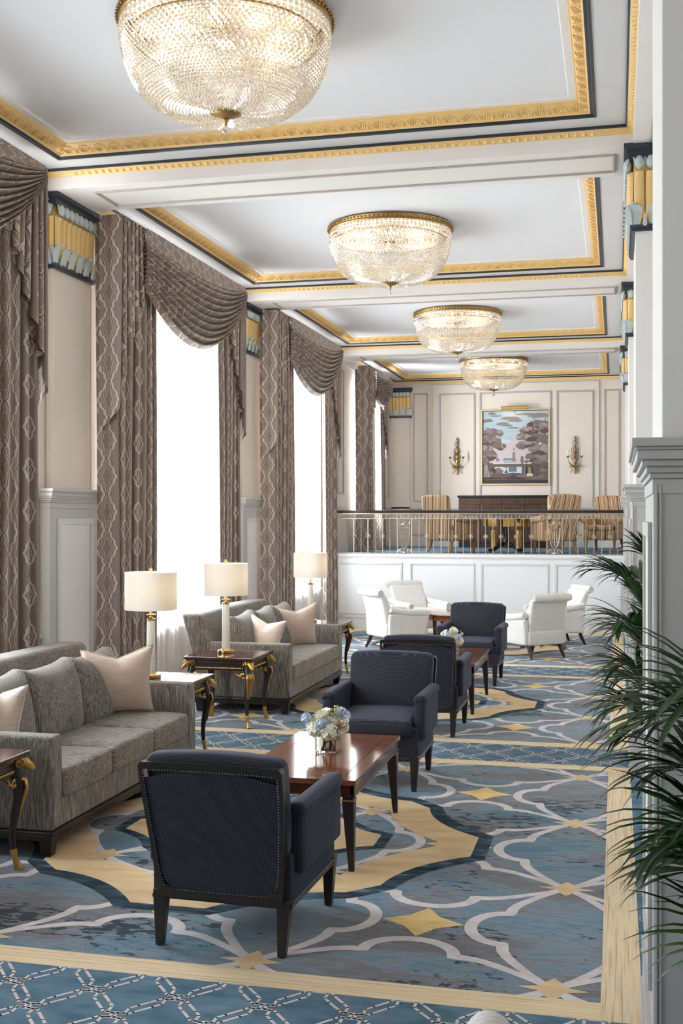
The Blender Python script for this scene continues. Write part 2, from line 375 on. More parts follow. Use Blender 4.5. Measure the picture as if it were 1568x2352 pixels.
# ---------------------------------------------------------------- mesh builder
class MB:
    def __init__(s):
        s.v = []; s.f = []; s.m = []; s.uv = {}
    def add(s, verts, faces, mat=0, M=None, uvs=None):
        b = len(s.v)
        for i, p in enumerate(verts):
            q = Vector(p)
            if M is not None: q = M @ q
            s.v.append(q)
            if uvs: s.uv[b+i] = uvs[i]
        for f in faces:
            s.f.append([b+i for i in f]); s.m.append(mat)
        return s
    def box(s, x0, x1, y0, y1, z0, z1, mat=0, M=None):
        return s.add([(x0,y0,z0),(x1,y0,z0),(x1,y1,z0),(x0,y1,z0),(x0,y0,z1),(x1,y0,z1),(x1,y1,z1),(x0,y1,z1)],
                     [(0,3,2,1),(4,5,6,7),(0,1,5,4),(1,2,6,5),(2,3,7,6),(3,0,4,7)], mat, M)
    def frustum(s, c0, s0, c1, s1, mat=0, M=None):
        v = []
        for (c, q) in ((c0, s0), (c1, s1)):
            for dx, dy in ((-1,-1),(1,-1),(1,1),(-1,1)):
                v.append((c[0]+dx*q[0]/2, c[1]+dy*q[1]/2, c[2]))
        return s.add(v, [(0,3,2,1),(4,5,6,7),(0,1,5,4),(1,2,6,5),(2,3,7,6),(3,0,4,7)], mat, M)
    def lathe(s, prof, seg=24, mat=0, M=None, cap=True):
        v = []; f = []
        for r, z in prof:
            for k in range(seg):
                a = 2*PI*k/seg
                v.append((r*math.cos(a), r*math.sin(a), z))
        n = len(prof)
        for i in range(n-1):
            for k in range(seg):
                k2 = (k+1) % seg
                f.append((i*seg+k, i*seg+k2, (i+1)*seg+k2, (i+1)*seg+k))
        if cap:
            if prof[0][0] > 1e-4: f.append(tuple(range(seg-1, -1, -1)))
            if prof[-1][0] > 1e-4: f.append(tuple((n-1)*seg+k for k in range(seg)))
        return s.add(v, f, mat, M)
    def tube(s, pts, r, seg=8, mat=0, closed=False, M=None, flat=None):
        pts = [Vector(p) for p in pts]
        n = len(pts); v = []; f = []
        up = Vector((0.13, 0.31, 0.94)).normalized()
        prev = None
        for i, p in enumerate(pts):
            a = pts[(i-1) % n] if (closed or i > 0) else p
            b = pts[(i+1) % n] if (closed or i < n-1) else p
            t = (b-a)
            if t.length < 1e-9: t = Vector((0,0,1))
            t.normalize()
            if prev is None:
                q = up if abs(t.dot(up)) < 0.95 else Vector((1,0,0))
                x = t.cross(q).normalized()
            else:
                x = prev - t*prev.dot(t)
                if x.length < 1e-6: x = t.cross(up)
                x.normalize()
            prev = x
            y = t.cross(x)
            rr = r[i] if isinstance(r, (list, tuple)) else r
            for k in range(seg):
                an = 2*PI*k/seg
                v.append(p + x*(rr*math.cos(an)) + y*(rr*math.sin(an)*(flat or 1)))
        for i in range(n if closed else n-1):
            for k in range(seg):
                k2 = (k+1) % seg; j = (i+1) % n
                f.append((i*seg+k, i*seg+k2, j*seg+k2, j*seg+k))
        if not closed:
            f.append(tuple(range(seg-1, -1, -1))); f.append(tuple((n-1)*seg+k for k in range(seg)))
        return s.add(v, f, mat, M)
    def grid(s, fn, nu, nv, mat=0, M=None, uv=None):
        v = []; u_ = []
        for j in range(nv+1):
            for i in range(nu+1):
                a, b = i/nu, j/nv
                v.append(fn(a, b))
                if uv: u_.append(uv(a, b))
        f = [(j*(nu+1)+i, j*(nu+1)+i+1, (j+1)*(nu+1)+i+1, (j+1)*(nu+1)+i) for j in range(nv) for i in range(nu)]
        return s.add(v, f, mat, M, u_ if uv else None)
    def poly(s, pts, z, mat=0):
        return s.add([(p[0], p[1], z) for p in pts], [tuple(range(len(pts)))], mat)
    def prism(s, pts, h0, h1, axis='z', mat=0, M=None):
        n = len(pts)
        def P(p, h):
            return (p[0], p[1], h) if axis == 'z' else ((p[0], h, p[1]) if axis == 'y' else (h, p[0], p[1]))
        v = [P(p, h0) for p in pts]+[P(p, h1) for p in pts]
        f = [tuple(range(n-1, -1, -1)), tuple(range(n, 2*n))]+[(i, (i+1) % n, n+(i+1) % n, n+i) for i in range(n)]
        return s.add(v, f, mat, M)
    def ball(s, c, r, seg=10, rings=6, mat=0, sc=(1,1,1), M=None):
        v = [(c[0], c[1], c[2]-r*sc[2])]; f = []
        for j in range(1, rings):
            th = PI*j/rings
            for k in range(seg):
                a = 2*PI*k/seg
                v.append((c[0]+r*sc[0]*math.sin(th)*math.cos(a), c[1]+r*sc[1]*math.sin(th)*math.sin(a), c[2]-r*sc[2]*math.cos(th)))
        v.append((c[0], c[1], c[2]+r*sc[2])); L = len(v)-1
        for k in range(seg):
            k2 = (k+1) % seg
            f.append((0, 1+k2, 1+k)); f.append((L, L-seg+k, L-seg+k2))
            for j in range(rings-2):
                f.append((1+j*seg+k, 1+j*seg+k2, 1+(j+1)*seg+k2, 1+(j+1)*seg+k))
        return s.add(v, f, mat, M)
    def rbox(s, c, d, r, mat=0, n=(4,4,4), fn=None, M=None):
        """box with rounded edges, centre c, size d, radius r; fn deforms a local point"""
        h = [x/2 for x in d]
        def axis(hh, k):
            rr = min(r, hh*0.98)
            e = [-hh, -hh+0.12*rr, -hh+0.35*rr, -hh+0.65*rr]
            inn = [(-hh+rr)+(2*(hh-rr))*i/k for i in range(k+1)]
            return e+inn+[-x for x in reversed(e)]
        ax = [axis(h[i], n[i]) for i in range(3)]
        def rnd(p):
            q = [max(-h[i]+min(r, h[i]*0.98), min(h[i]-min(r, h[i]*0.98), p[i])) for i in range(3)]
            dv = Vector((p[0]-q[0], p[1]-q[1], p[2]-q[2]))
            if dv.length < 1e-9: o = Vector(p)
            else: o = Vector(q)+dv.normalized()*min(r, min(h)*0.98)
            if fn: o = Vector(fn(o))
            return (o[0]+c[0], o[1]+c[1], o[2]+c[2])
        for i, (a, b) in ((0, (1, 2)), (1, (2, 0)), (2, (0, 1))):
            for sg in (-1, 1):
                A, B = ax[a], ax[b]; v = []
                for y in B:
                    for x in A:
                        p = [0, 0, 0]; p[i] = sg*h[i]; p[a] = x; p[b] = y
                        v.append(rnd(p))
                nA = len(A); f = []
                for y in range(len(B)-1):
                    for x in range(nA-1):
                        q = (y*nA+x, y*nA+x+1, (y+1)*nA+x+1, (y+1)*nA+x)
                        f.append(q if sg > 0 else q[::-1])
                s.add(v, f, mat, M)
        return s
    def build(s, name, mats, parent=None, smooth=None, bevel=0, bseg=2, weld=0, flip=False, solid=0):
        me = bpy.data.meshes.new(name)
        me.from_pydata([tuple(p) for p in s.v], [], s.f)
        if not isinstance(mats, (list, tuple)): mats = [mats]
        for m in mats: me.materials.append(MAT[m] if isinstance(m, str) else m)
        if len(mats) > 1: me.polygons.foreach_set('material_index', s.m)
        if s.uv:
            uvl = me.uv_layers.new(name='UVMap')
            for l in me.loops:
                uvl.data[l.index].uv = s.uv.get(l.vertex_index, (0, 0))
        if weld or flip:
            bm = bmesh.new(); bm.from_mesh(me)
            if weld:
                bmesh.ops.remove_doubles(bm, verts=bm.verts, dist=weld)
            if flip:
                bmesh.ops.recalc_face_normals(bm, faces=bm.faces)
            bm.to_mesh(me); bm.free()
        if smooth is not None:
            me.shade_smooth()
            if smooth < 179: me.set_sharp_from_angle(angle=math.radians(smooth))
        me.update()
        o = bpy.data.objects.new(name, me)
        COL.objects.link(o)
        if parent is not None: o.parent = parent
        if bevel:
            b = o.modifiers.new('bevel', 'BEVEL'); b.width = bevel; b.segments = bseg; b.limit_method = 'ANGLE'; b.angle_limit = math.radians(40)
        if solid:
            b = o.modifiers.new('solid', 'SOLIDIFY'); b.thickness = solid; b.offset = 0
        return o

def thing(name, label, cat, loc=(0,0,0), rz=0.0, group=None):
    o = bpy.data.objects.new(name, None); COL.objects.link(o)
    o.empty_display_size = 0.1
    o.location = loc; o.rotation_euler = (0, 0, rz)
    o['label'] = label; o['category'] = cat
    if group: o['group'] = group
    return o
def tag(o, label, cat, group=None):
    o['label'] = label; o['category'] = cat
    if group: o['group'] = group
    return o
def struct(o):
    o['kind'] = 'structure'; return o
def dup(root, loc, rz, label, group=None):
    r = root.copy(); COL.objects.link(r); r.location = loc; r.rotation_euler = (0, 0, rz)
    r['label'] = label
    if group: r['group'] = group
    for ch in list(root.children):
        c = ch.copy(); COL.objects.link(c); c.parent = r
        for g in list(ch.children):
            d = g.copy(); COL.objects.link(d); d.parent = c
    return r
def T(x=0, y=0, z=0): return Matrix.Translation((x, y, z))
def R(a, ax): return Matrix.Rotation(a, 4, ax)

# ================================================================ THE ROOM
BAY = 5.22
XL, XR = -4.505, -0.147          # inner lips of the ceiling coffers
WL, WR = -4.84, 0.62             # window wall and arcade wall planes
YBK, YBAL = 24.62, 19.35         # end wall, balcony front
HB = 1.29                        # balcony floor
PIL = [4.18+BAY*k for k in range(4)]
COF = [(4.71+BAY*k, 8.66+BAY*k) for k in range(-1, 4)]

# ---- ceiling: coffers, cream fillet, soffits, cross beams
mb = MB()
def ring(m, rect, prof, mats):
    x0, x1, y0, y1 = rect
    rows = []
    for (i, z) in prof:
        rows.append([(x0+i, y0+i, z), (x1-i, y0+i, z), (x1-i, y1-i, z), (x0+i, y1-i, z)])
    for k in range(len(rows)-1):
        for e in range(4):
            e2 = (e+1) % 4
            m.add([rows[k][e], rows[k][e2], rows[k+1][e2], rows[k+1][e]], [(0, 1, 2, 3)], mats[k])
for (y0, y1) in COF:
    rc = (XL, XR, y0, y1)
    i = 0.20
    mb.add([(XL+i, y0+i, 5.008), (XR-i, y0+i, 5.008), (XR-i, y1-i, 5.008), (XL+i, y1-i, 5.008)], [(3, 2, 1, 0)], 0)
    ring(mb, rc, [(0.143, 4.995), (0.192, 4.995), (0.20, 5.008)], [1, 1])
    ring(mb, rc, [(-0.21, 4.91), (0.0, 4.91)], [2])
mb.box(WL-0.5, WR+0.2, -1.6, YBK+0.3, 5.03, 5.1, 0)
struct(mb.build('ceiling', ['ceil', 'ceil_cream', 'lgrey']))

def beam(y0, y1, name, panel=True):
    m = MB()
    m.box(WL, WR+0.1, y0, y1, 4.75, 5.02, 0)
    if panel:
        a, b, c, d = -4.36, -0.035, y0+0.16, y1-0.16
        for q in ((a, b, c-0.022, c), (a, b, d, d+0.022), (a-0.022, a, c-0.022, d+0.022), (b, b+0.022, c-0.022, d+0.022)):
            m.box(*q, 4.735, 4.751, 1)  # grey strips put the shade of the panel recess into their colour
    return struct(m.build(name, ['ceil_cream', 'panelline'], bevel=0.004))
for k, (y0, y1) in enumerate(COF[:-1]):
    beam(y1+0.268, COF[k+1][0]-0.268, 'wall_beam' if k == 0 else 'wall_beam')
m = MB(); m.box(XR+0.268, WR+0.1, -1.6, YBK, 4.75, 4.98, 0)
for k in range(5):
    a, b = PIL[0]-BAY+BAY*k+0.62, PIL[0]+BAY*k-0.62
    for q in ((0.24, 0.255, a, b), (0.24, 0.5, a, a+0.018), (0.24, 0.5, b-0.018, b)):
        m.box(*q, 4.735, 4.751, 1)  # same grey strips, recess shade as colour under the arcade beam
struct(m.build('wall_beam', ['ceil_cream', 'panelline']))
m = MB(); m.box(WL-0.1, XL-0.268, -1.6, YBK, 4.69, 4.98, 0)
struct(m.build('wall_beam', ['lgrey', 'panelline']))

# ---- gilded coffer mouldings with leaf relief
def leaf_run(m, p0, p1, inw, pitch, prof_lo, prof_hi, mat, big=True):
    p0, p1, inw = Vector(p0), Vector(p1), Vector(inw)
    L = (p1-p0).length; n = max(1, int(round(L/pitch))); d = (p1-p0)/n; w = d.length*0.46
    t = d.normalized()
    (i0, z0), (i1, z1) = prof_lo, prof_hi
    sl = Vector((inw.x*(i1-i0), inw.y*(i1-i0), z1-z0)); nrm = Vector((inw.x*(z1-z0)*-1, inw.y*(z1-z0)*-1, (i1-i0)))
    nrm = -nrm.normalized() if nrm.z > 0 else nrm.normalized()
    # nrm faces down and into the coffer
    nn = (Vector((inw.x*(z1-z0), inw.y*(z1-z0), -(i1-i0)))).normalized()
    for k in range(n):
        c = p0+d*(k+0.5)+inw*i0+Vector((0, 0, z0))
        if big:
            arch = []
            for q in range(9):
                a = PI*q/8
                arch.append(c+t*(w*math.cos(a)*(0.9 if q in (0, 8) else 1))+sl*(0.08+0.80*math.sin(a))+nn*0.003)
            m.tube(arch, 0.0055, 4, mat)
            for q in (-0.55, -0.28, 0, 0.28, 0.55):
                m.tube([c+sl*0.06+t*(q*w*0.45)+nn*0.002, c+sl*0.4+t*(q*w*1.0)+nn*0.008, c+sl*(0.82-abs(q)*0.35)+t*(q*w*1.25)+nn*0.003], [0.003, 0.0055, 0.002], 3, mat)
            e = c+d*0.5
            m.tube([e+sl*0.08+nn*0.002, e+sl*0.7+nn*0.006], [0.006, 0.001], 3, mat)
        else:
            a_, b_, c_ = c-t*w+sl*0.1, c+t*w+sl*0.1, c+sl*0.9
            m.add([a_, b_, c_, c+sl*0.35+nn*0.012], [(0, 1, 3), (1, 2, 3), (2, 0, 3)], mat)
tr_n = 1
for ci, (y0, y1) in enumerate(COF):
    m = MB(); rc = (XL, XR, y0, y1)
    ring(m, rc, [(0.0, 4.91), (0.004, 4.902), (0.018, 4.903), (0.024, 4.916), (0.046, 4.918)], [1, 1, 1, 1])
    ring(m, rc, [(0.046, 4.918), (0.052, 4.922), (0.058, 4.932), (0.085, 4.945), (0.112, 4.965), (0.130, 4.984), (0.136, 4.984), (0.143, 4.995)], [0]*7)
    ring(m, rc, [(-0.21, 4.91), (-0.208, 4.893), (-0.222, 4.888)], [1, 1])
    ring(m, rc, [(-0.222, 4.888), (-0.228, 4.884), (-0.245, 4.872), (-0.262, 4.853), (-0.270, 4.848), (-0.270, 4.838)], [0]*5)
    if ci > 0:
        cs = [(XL, y0, 0), (XR, y0, 0), (XR, y1, 0), (XL, y1, 0)]
        ins = [(0, 1, 0), (-1, 0, 0), (0, -1, 0), (1, 0, 0)]
        pit = 0.135 if ci < 4 else 0.16
        for e in (1, 2, 3):
            leaf_run(m, Vector(cs[e])+Vector(ins[(e-1) % 4])*0.07*1, Vector(cs[(e+1) % 4])+Vector(ins[(e+1) % 4])*0.07, ins[e], pit, (0.058, 4.930), (0.128, 4.980), 0, True)
        if ci < 3:
            for e in (1, 2):
                leaf_run(m, Vector(cs[e]), Vector(cs[(e+1) % 4]), ins[e], 0.062, (-0.266, 4.851), (-0.226, 4.885), 0, False)
    struct(m.build('trim_%d' % tr_n, ['gold', 'black'])); tr_n += 1

# ---- window wall with its openings
m = MB(); ys = -1.6
OPEN = []
for (a, b) in WINDOWS:
    OPEN.append((a+0.43, b+0.28, 0.75 if b < 20 else 2.0, 4.5))
for (a, b, z0, z1) in OPEN:
    m.box(WL-0.4, WL, ys, a, 0, 5.05, 0)
    m.box(WL-0.4, WL, a, b, 0, z0, 0); m.box(WL-0.4, WL, a, b, z1, 5.05, 0)
    ys = b
m.box(WL-0.4, WL, ys, YBK+0.4, 0, 5.05, 0)
struct(m.build('wall_left', ['cream']))
def frame(m, x, y0, y1, z0, z1, w=0.022, h=0.018, mat=0, axis='x'):
    for q in ((y0, y1, z0, z0+w), (y0, y1, z1-w, z1), (y0, y0+w, z0+w, z1-w), (y1-w, y1, z0+w, z1-w)):
        if axis == 'x': m.box(min(x, x+h), max(x, x+h), q[0], q[1], q[2], q[3], mat)
        else: m.box(q[0], q[1], min(x, x+h), max(x, x+h), q[2], q[3], mat)
for k, (a, b, z0, z1) in enumerate(OPEN):
    m = MB(); x = WL-0.36
    m.box(x, x+0.07, a, a+0.08, z0, z1); m.box(x, x+0.07, b-0.08, b, z0, z1)
    m.box(x, x+0.07, a, b, z0, z0+0.08); m.box(x, x+0.07, a, b, z1-0.08, z1)
    c = (a+b)/2
    m.box(x, x+0.06, c-0.035, c+0.035, z0, z1)
    m.box(x+0.005, x+0.065, a, b, (z0+z1)/2-0.03, (z0+z1)/2+0.03)
    w = struct(m.build('window_%d' % (k+1), 'wall_white'))
    g = MB(); g.box(x+0.025, x+0.031, a+0.02, b-0.02, z0+0.02, z1-0.02)
    g.build('window_pane', 'pane', w)
    s_ = MB(); s_.box(WL-0.29, WL+0.05, a-0.06, b+0.06, z0-0.04, z0, 0); s_.build('window_sill', 'lgrey', w, bevel=0.006)
# wainscot, rail and panel frames beside the pilasters
m = MB()
for k in range(-1, 4):
    p = PIL[0]+BAY*k
    if p > 18: continue
    for (u0, u1) in ((p+0.50, p+0.80), (p-0.80, p-0.50)):
        frame(m, WL, u0, u1, 1.06, 4.63, 0.028, 0.02, 1)
        m.box(WL, WL+0.035, u0-0.02, u1+0.06, 0.90, 0.945, 2)
        m.box(WL, WL+0.012, u0-0.02, u1+0.06, 0.0, 0.90, 0)
        m.box(WL, WL+0.03, u0-0.02, u1+0.06, 0.0, 0.22, 0)
struct(m.build('trim_%d' % tr_n, ['grey', 'panelline', 'lgrey'], bevel=0.004)); tr_n += 1
m = MB()
frame(m, WL, 19.75, 20.2, 2.35, 4.6, 0.028, 0.02, 0); m.box(WL, WL+0.04, 19.4, 20.3, 2.12, 2.17, 1)
frame(m, WL, 23.6, 24.4, 2.35, 4.6, 0.028, 0.02, 0); m.box(WL, WL+0.04, 23.4, 24.6, 2.12, 2.17, 1)
m.box(WL, WL+0.02, 19.4, YBK, HB, HB+0.18, 1)
struct(m.build('trim_%d' % tr_n, ['panelline', 'lgrey'], bevel=0.004)); tr_n += 1

m = MB(); m.box(WL-0.4, WR+0.3, -1.9, -1.6, 0, 5.1, 0)  # unseen wall added behind the camera to cut the light from there
struct(m.build('wall_light_blocker', ['dim']))
# ---- right wall behind the arcade pilasters
m = MB(); m.box(WR, WR+0.3, -1.6, YBK+0.4, 0, 5.05, 0)
m.box(WR-0.02, WR, 0.2, YBAL, 0, 0.24, 1)
struct(m.build('wall_right', ['wall_white', 'grey']))

# ---- pilasters with dado pedestals and painted capitals
def capital_face(m, o, u, n, L, z=0.0, pitch=0.10):
    """egg band, gold flutes and acanthus on one face: o corner at z 0, u along, n outward"""
    o, u, n = Vector(o), Vector(u), Vector(n)
    k = max(2, int(round(L/pitch))); d = L/k
    for i in range(k):
        c = o+u*(d*(i+0.5))
        m.ball(c+n*0.045+Vector((0, 0, 4.615+z)), 1, 8, 6, 1, sc=(abs(u.x)*d*0.42+abs(n.x)*0.03, abs(u.y)*d*0.42+abs(n.y)*0.03, 0.05))
        m.tube([c-u*d*0.48+n*0.035+Vector((0, 0, 4.655+z)), c-u*d*0.36+n*0.05+Vector((0, 0, 4.60+z)), c+n*0.06+Vector((0, 0, 4.562+z)), c+u*d*0.36+n*0.05+Vector((0, 0, 4.60+z)), c+u*d*0.48+n*0.035+Vector((0, 0, 4.655+z))], 0.007, 4, 1)
        # flute: half round gold tongue with a lip at the top
        pts = []
        for zz, rr in ((4.20, 0.8), (4.30, 0.92), (4.44, 0.96), (4.52, 1.0), (4.545, 1.12), (4.556, 0.9)):
            pts.append((zz+z, rr))
        v = []; f = []
        for zz, rr in pts:
            for q in range(7):
                a = PI*q/6
                v.append(c-u*(math.cos(a)*d*0.47)+n*(0.004+math.sin(a)*0.034*rr**3)+Vector((0, 0, zz)))
        for r_ in range(len(pts)-1):
            for q in range(6):
                f.append((r_*7+q, r_*7+q+1, (r_+1)*7+q+1, (r_+1)*7+q))
        m.add(v, f, 2)
    k2 = max(2, int(round(L/(pitch*1.7)))); d2 = L/k2
    for i in range(k2+1):
        c = o+u*(d2*i)
        for (off, h, wd, th) in ((0.0, 0.165, 0.40, 0.032), ):
            if i in (0, k2): wd2 = wd
            v = []; f = []
            for r_, (zz, ww, out) in enumerate(((0.0, 0.55, 0.03), (0.05, 0.85, 0.036), (0.10, 1.0, 0.040), (0.14, 0.9, 0.055), (0.160, 0.55, 0.072), (0.150, 0.25, 0.085))):
                for q in range(5):
                    e = (q-2)/2
                    lobes = 1.0-0.12*(q % 2)
                    v.append(c+u*(e*d2*wd*ww)+n*(out-0.02*abs(e))*lobes+Vector((0, 0, 4.15+zz+z-0.015*abs(e))))
            for r_ in range(5):
                for q in range(4):
                    f.append((r_*5+q, r_*5+q+1, (r_+1)*5+q+1, (r_+1)*5+q))
            m.add(v, f, 1)
        if i < k2:
            m.tube([c+u*d2*0.5+n*0.02+Vector((0, 0, 4.14+z)), c+u*d2*0.5+n*0.042+Vector((0, 0, 4.23+z))], [0.018, 0.008], 5, 1)

def pilaster(x0, sx, yc, name, up_half, dado_half, wall, base=0.0, only_up=False):
    """x0 dado front plane, sx outward sign, wall plane behind"""
    global tr_n
    xu = x0-sx*0.026                      # upper shaft plane is set back
    def bx(m, xf, h, za, zb, mat=0):
        m.box(min(xf, wall), max(xf, wall), yc-h, yc+h, za, zb, mat)
    sh = MB(); bx(sh, xu, up_half, base+(2.19 if not only_up else 0.1), 4.14, 0)
    root = struct(sh.build(name, ['cream' if sx > 0 else 'wall_white'], bevel=0.005))
    if not only_up:
        m = MB(); bx(m, x0, dado_half, 0, 2.02, 0)
        # panel on the front face
        fr = x0+sx*0.001
        frame(m, x0, yc-dado_half+0.13, yc+dado_half-0.13, 0.42, 1.93, 0.05, sx*0.014, 2 if sx > 0 else 0)
        m.box(min(x0, x0+sx*0.004), max(x0, x0+sx*0.004), yc-dado_half+0.18, yc+dado_half-0.18, 0.47, 1.88, 1)
        bx(m, x0+sx*0.012, dado_half+0.012, 0, 0.26, 0); bx(m, x0+sx*0.022, dado_half+0.022, 0, 0.12, 0); bx(m, x0+sx*0.016, dado_half+0.016, 0.26, 0.285, 0)
        # raised stile on the near face of the arcade side
        if sx < 0:
            m.box(x0+0.004, x0+0.012, yc-dado_half-0.006, yc-dado_half, 0.3, 2.05, 0)
            m.box(x0+0.018, x0+0.024, yc-dado_half-0.006, yc-dado_half, 0.3, 2.05, 0)
        m.build('pedestal', ['grey', 'wall_white', 'lgrey'], root, bevel=0.004)
        c = MB()
        for (za, zb, e) in ((2.02, 2.068, 0.004), (2.068, 2.085, 0.012), (2.085, 2.105, 0.022), (2.105, 2.125, 0.036), (2.125, 2.155, 0.05), (2.155, 2.165, 0.056), (2.165, 2.192, 0.066)):
            bx(c, x0+sx*e, dado_half+e, za, zb, 0)
        c.build('pedestal_cap', 'grey', root, bevel=0.004)
    k = MB()
    bx(k, xu+sx*0.012, up_half+0.012, 4.14, 4.66, 2)
    for (za, zb, e) in ((4.655, 4.70, 0.055), (4.70, 4.715, 0.066), (4.715, 4.755, 0.085)):
        bx(k, xu+sx*e, up_half+e, za, zb, 0)
    bx(k, xu+sx*0.028, up_half+0.028, 4.105, 4.128, 0); bx(k, xu+sx*0.04, up_half+0.04, 4.124, 4.150, 0)
    xa = xu+sx*0.014
    capital_face(k, (xa, yc-up_half-0.012, 0), (0, 1, 0), (sx, 0, 0), 2*up_half+0.024, 0.0, 0.088)
    dep = abs(wall-xa)
    capital_face(k, (min(xa, wall), yc-up_half-0.014, 0), (1, 0, 0), (0, -1, 0), dep, 0.0, 0.088 if dep > 0.2 else dep)
    if sx > 0:
        capital_face(k, (min(xa, wall), yc+up_half+0.014, 0), (1, 0, 0), (0, 1, 0), dep, 0.0, dep)
    k.build('capital', ['black', 'verdi', 'gold'], root, smooth=50)
    return root
for k, y in enumerate([PIL[0]-BAY]+PIL[:3]):
    pilaster(-4.735, 1, y+0.02, 'trim_%d' % tr_n, 0.36, 0.475, WL); tr_n += 1
for k, y in enumerate(PIL[:4]):
    pilaster(0.11, -1, y, 'trim_%d' % tr_n, 0.475, 0.50, WR); tr_n += 1

# ---- end wall above the balcony
KB = YBK/24.95
def bw(x, z): return (x*KB, 1.95+(z-1.95)*KB)
m = MB(); m.box(WL-0.4, WR+0.3, YBK, YBK+0.3, 0, 5.1, 0)
m.box(bw(-3.95, 0)[0], bw(-0.37, 0)[0], YBK-0.03, YBK, HB, bw(0, 4.84)[1], 0)
struct(m.build('wall_back', ['cream'], bevel=0.004))
m = MB()
for (a, b, z0, z1, y) in ((-4.389, -4.054, 2.27, 4.673, 0), (-3.803, -3.011, 2.10, 4.646, 0.03), (-2.915, -1.37, 2.2, 4.653, 0.03), (-1.267, -0.483, 2.10, 4.645, 0.03), (-0.269, 0.061, 2.217, 4.652, 0)):
    (xa, za), (xb, zb) = bw(a, z0), bw(b, z1)
    frame(m, YBK-y, xa, xb, za, zb, 0.034, -0.018, 0, 'y')
m.box(WL, WR, YBK-0.05, YBK, 2.115, 2.155, 1); m.box(WL, WR, YBK-0.045, YBK, HB, HB+0.17, 1)
for (a, b) in ((-4.5, -3.9), (-3.8, -2.9), (-2.8, -1.4), (-1.3, -0.4), (-0.3, 0.06)):
    frame(m, YBK-0.03, a, b, HB+0.25, 2.03, 0.03, -0.018, 0, 'y')
struct(m.build('trim_%d' % tr_n, ['panelline', 'lgrey'], bevel=0.004)); tr_n += 1
# corner pilaster on the end wall with its capital
k = MB(); xa, xb = bw(-4.93, 0)[0], bw(-4.45, 0)[0]; yy = YBK-0.05
k.box(xa, xb, yy, YBK, HB, 4.14, 3); k.box(xa, xb, yy-0.01, YBK, 4.14, 4.66, 2)
for (za, zb, e) in ((4.655, 4.70, 0.03), (4.70, 4.755, 0.05), (4.105, 4.15, 0.03)):
    k.box(xa, xb+e, yy-e-0.01, YBK, za, zb, 0)
capital_face(k, (xa, yy-0.012, 0), (1, 0, 0), (0, -1, 0), xb-xa, 0.0, 0.085)
struct(k.build('trim_%d' % tr_n, ['black', 'verdi', 'gold', 'cream'], smooth=50)); tr_n += 1

# ---- balcony: front wall and raised floor
m = MB(); m.box(WL, WR, YBAL, YBAL+0.12, 0, HB, 0)
m.box(WL, WR, YBAL-0.035, YBAL+0.14, HB-0.035, HB+0.012, 1); m.box(WL, WR, YBAL-0.02, YBAL, HB-0.055, HB-0.035, 1)
m.box(WL, WR, YBAL-0.018, YBAL, 0, 0.21, 2); m.box(WL, WR, YBAL-0.03, YBAL, 0.19, 0.235, 2); m.box(WL, WR, YBAL-0.028, YBAL, 0, 0.12, 2)
for (a, b) in ((-4.74, -3.595), (-3.465, -2.345), (-2.246, -1.11), (-1.008, 0.08)):
    frame(m, YBAL, a, b, 0.25, 1.155, 0.035, -0.016, 3, 'y')
struct(m.build('wall_balcony', ['balwhite', 'balwhite', 'lgrey', 'lgrey'], bevel=0.004))
m = MB(); m.box(WL, WR, YBAL+0.12, YBK, 1.0, HB, 0)
struct(m.build('floor_balcony', ['c_strip']))

# ================================================================ CARPET (the floor): field, quatrefoil trellis, star medallions, borders
NX0, NY0, PT = -0.256, 4.778, 1.305
m = MB()
fm = ['c_field', 'c_strip', 'c_line', 'c_beige', 'c_yel', 'c_dark', 'c_bandx', 'c_bandy']
FIELD, STRIP, LINE, BEIGE, YEL, DARK, BX, BY = range(8)
m.add([(WL-0.4, -1.6, 0), (WR+0.3, -1.6, 0), (WR+0.3, YBAL+0.1, 0), (WL-0.4, YBAL+0.1, 0)], [(0, 1, 2, 3)], FIELD)
def ribbon(pts, w, z, mat, closed=False):
    pts = [Vector((p[0], p[1])) for p in pts]; n = len(pts); A = []; B = []
    for i in range(n):
        a = pts[(i-1) % n] if (closed or i) else pts[i]
        b = pts[(i+1) % n] if (closed or i < n-1) else pts[i]
        p = pts[i]
        d1 = (p-a).normalized() if (p-a).length > 1e-7 else (b-p).normalized()
        d2 = (b-p).normalized() if (b-p).length > 1e-7 else d1
        n1, n2 = Vector((-d1.y, d1.x)), Vector((-d2.y, d2.x))
        q = (n1+n2)
        q = q.normalized() if q.length > 1e-5 else n1
        ww = (w[i] if isinstance(w, (list, tuple)) else w)/2/max(0.55, q.dot(n1))
        A.append(p+q*ww); B.append(p-q*ww)
    v = [(*p, z) for p in A]+[(*p, z) for p in B]
    f = [(i, (i+1) % n, n+(i+1) % n, n+i)[::-1] for i in range(n if closed else n-1)]
    m.add(v, f, mat)
half = [(0.0, 0.0), (0.05, 0.042), (0.11, 0.092), (0.18, 0.142), (0.25, 0.188), (0.31, 0.222), (0.37, 0.243), (0.43, 0.250), (0.437, 0.262)]
for q in range(9):
    a = PI*0.5*q/8
    half.append((0.652-0.205*math.cos(a), 0.255+0.165*math.sin(a)+0.0))
half = half[:8]+half[9:]
full = half+[(PT-t, d) for t, d in half[-2::-1]]
wid = []
for t, d in full:
    tt = min(t, PT-t)
    wid.append(0.034+0.026*min(1, tt/0.45))
JN = 12
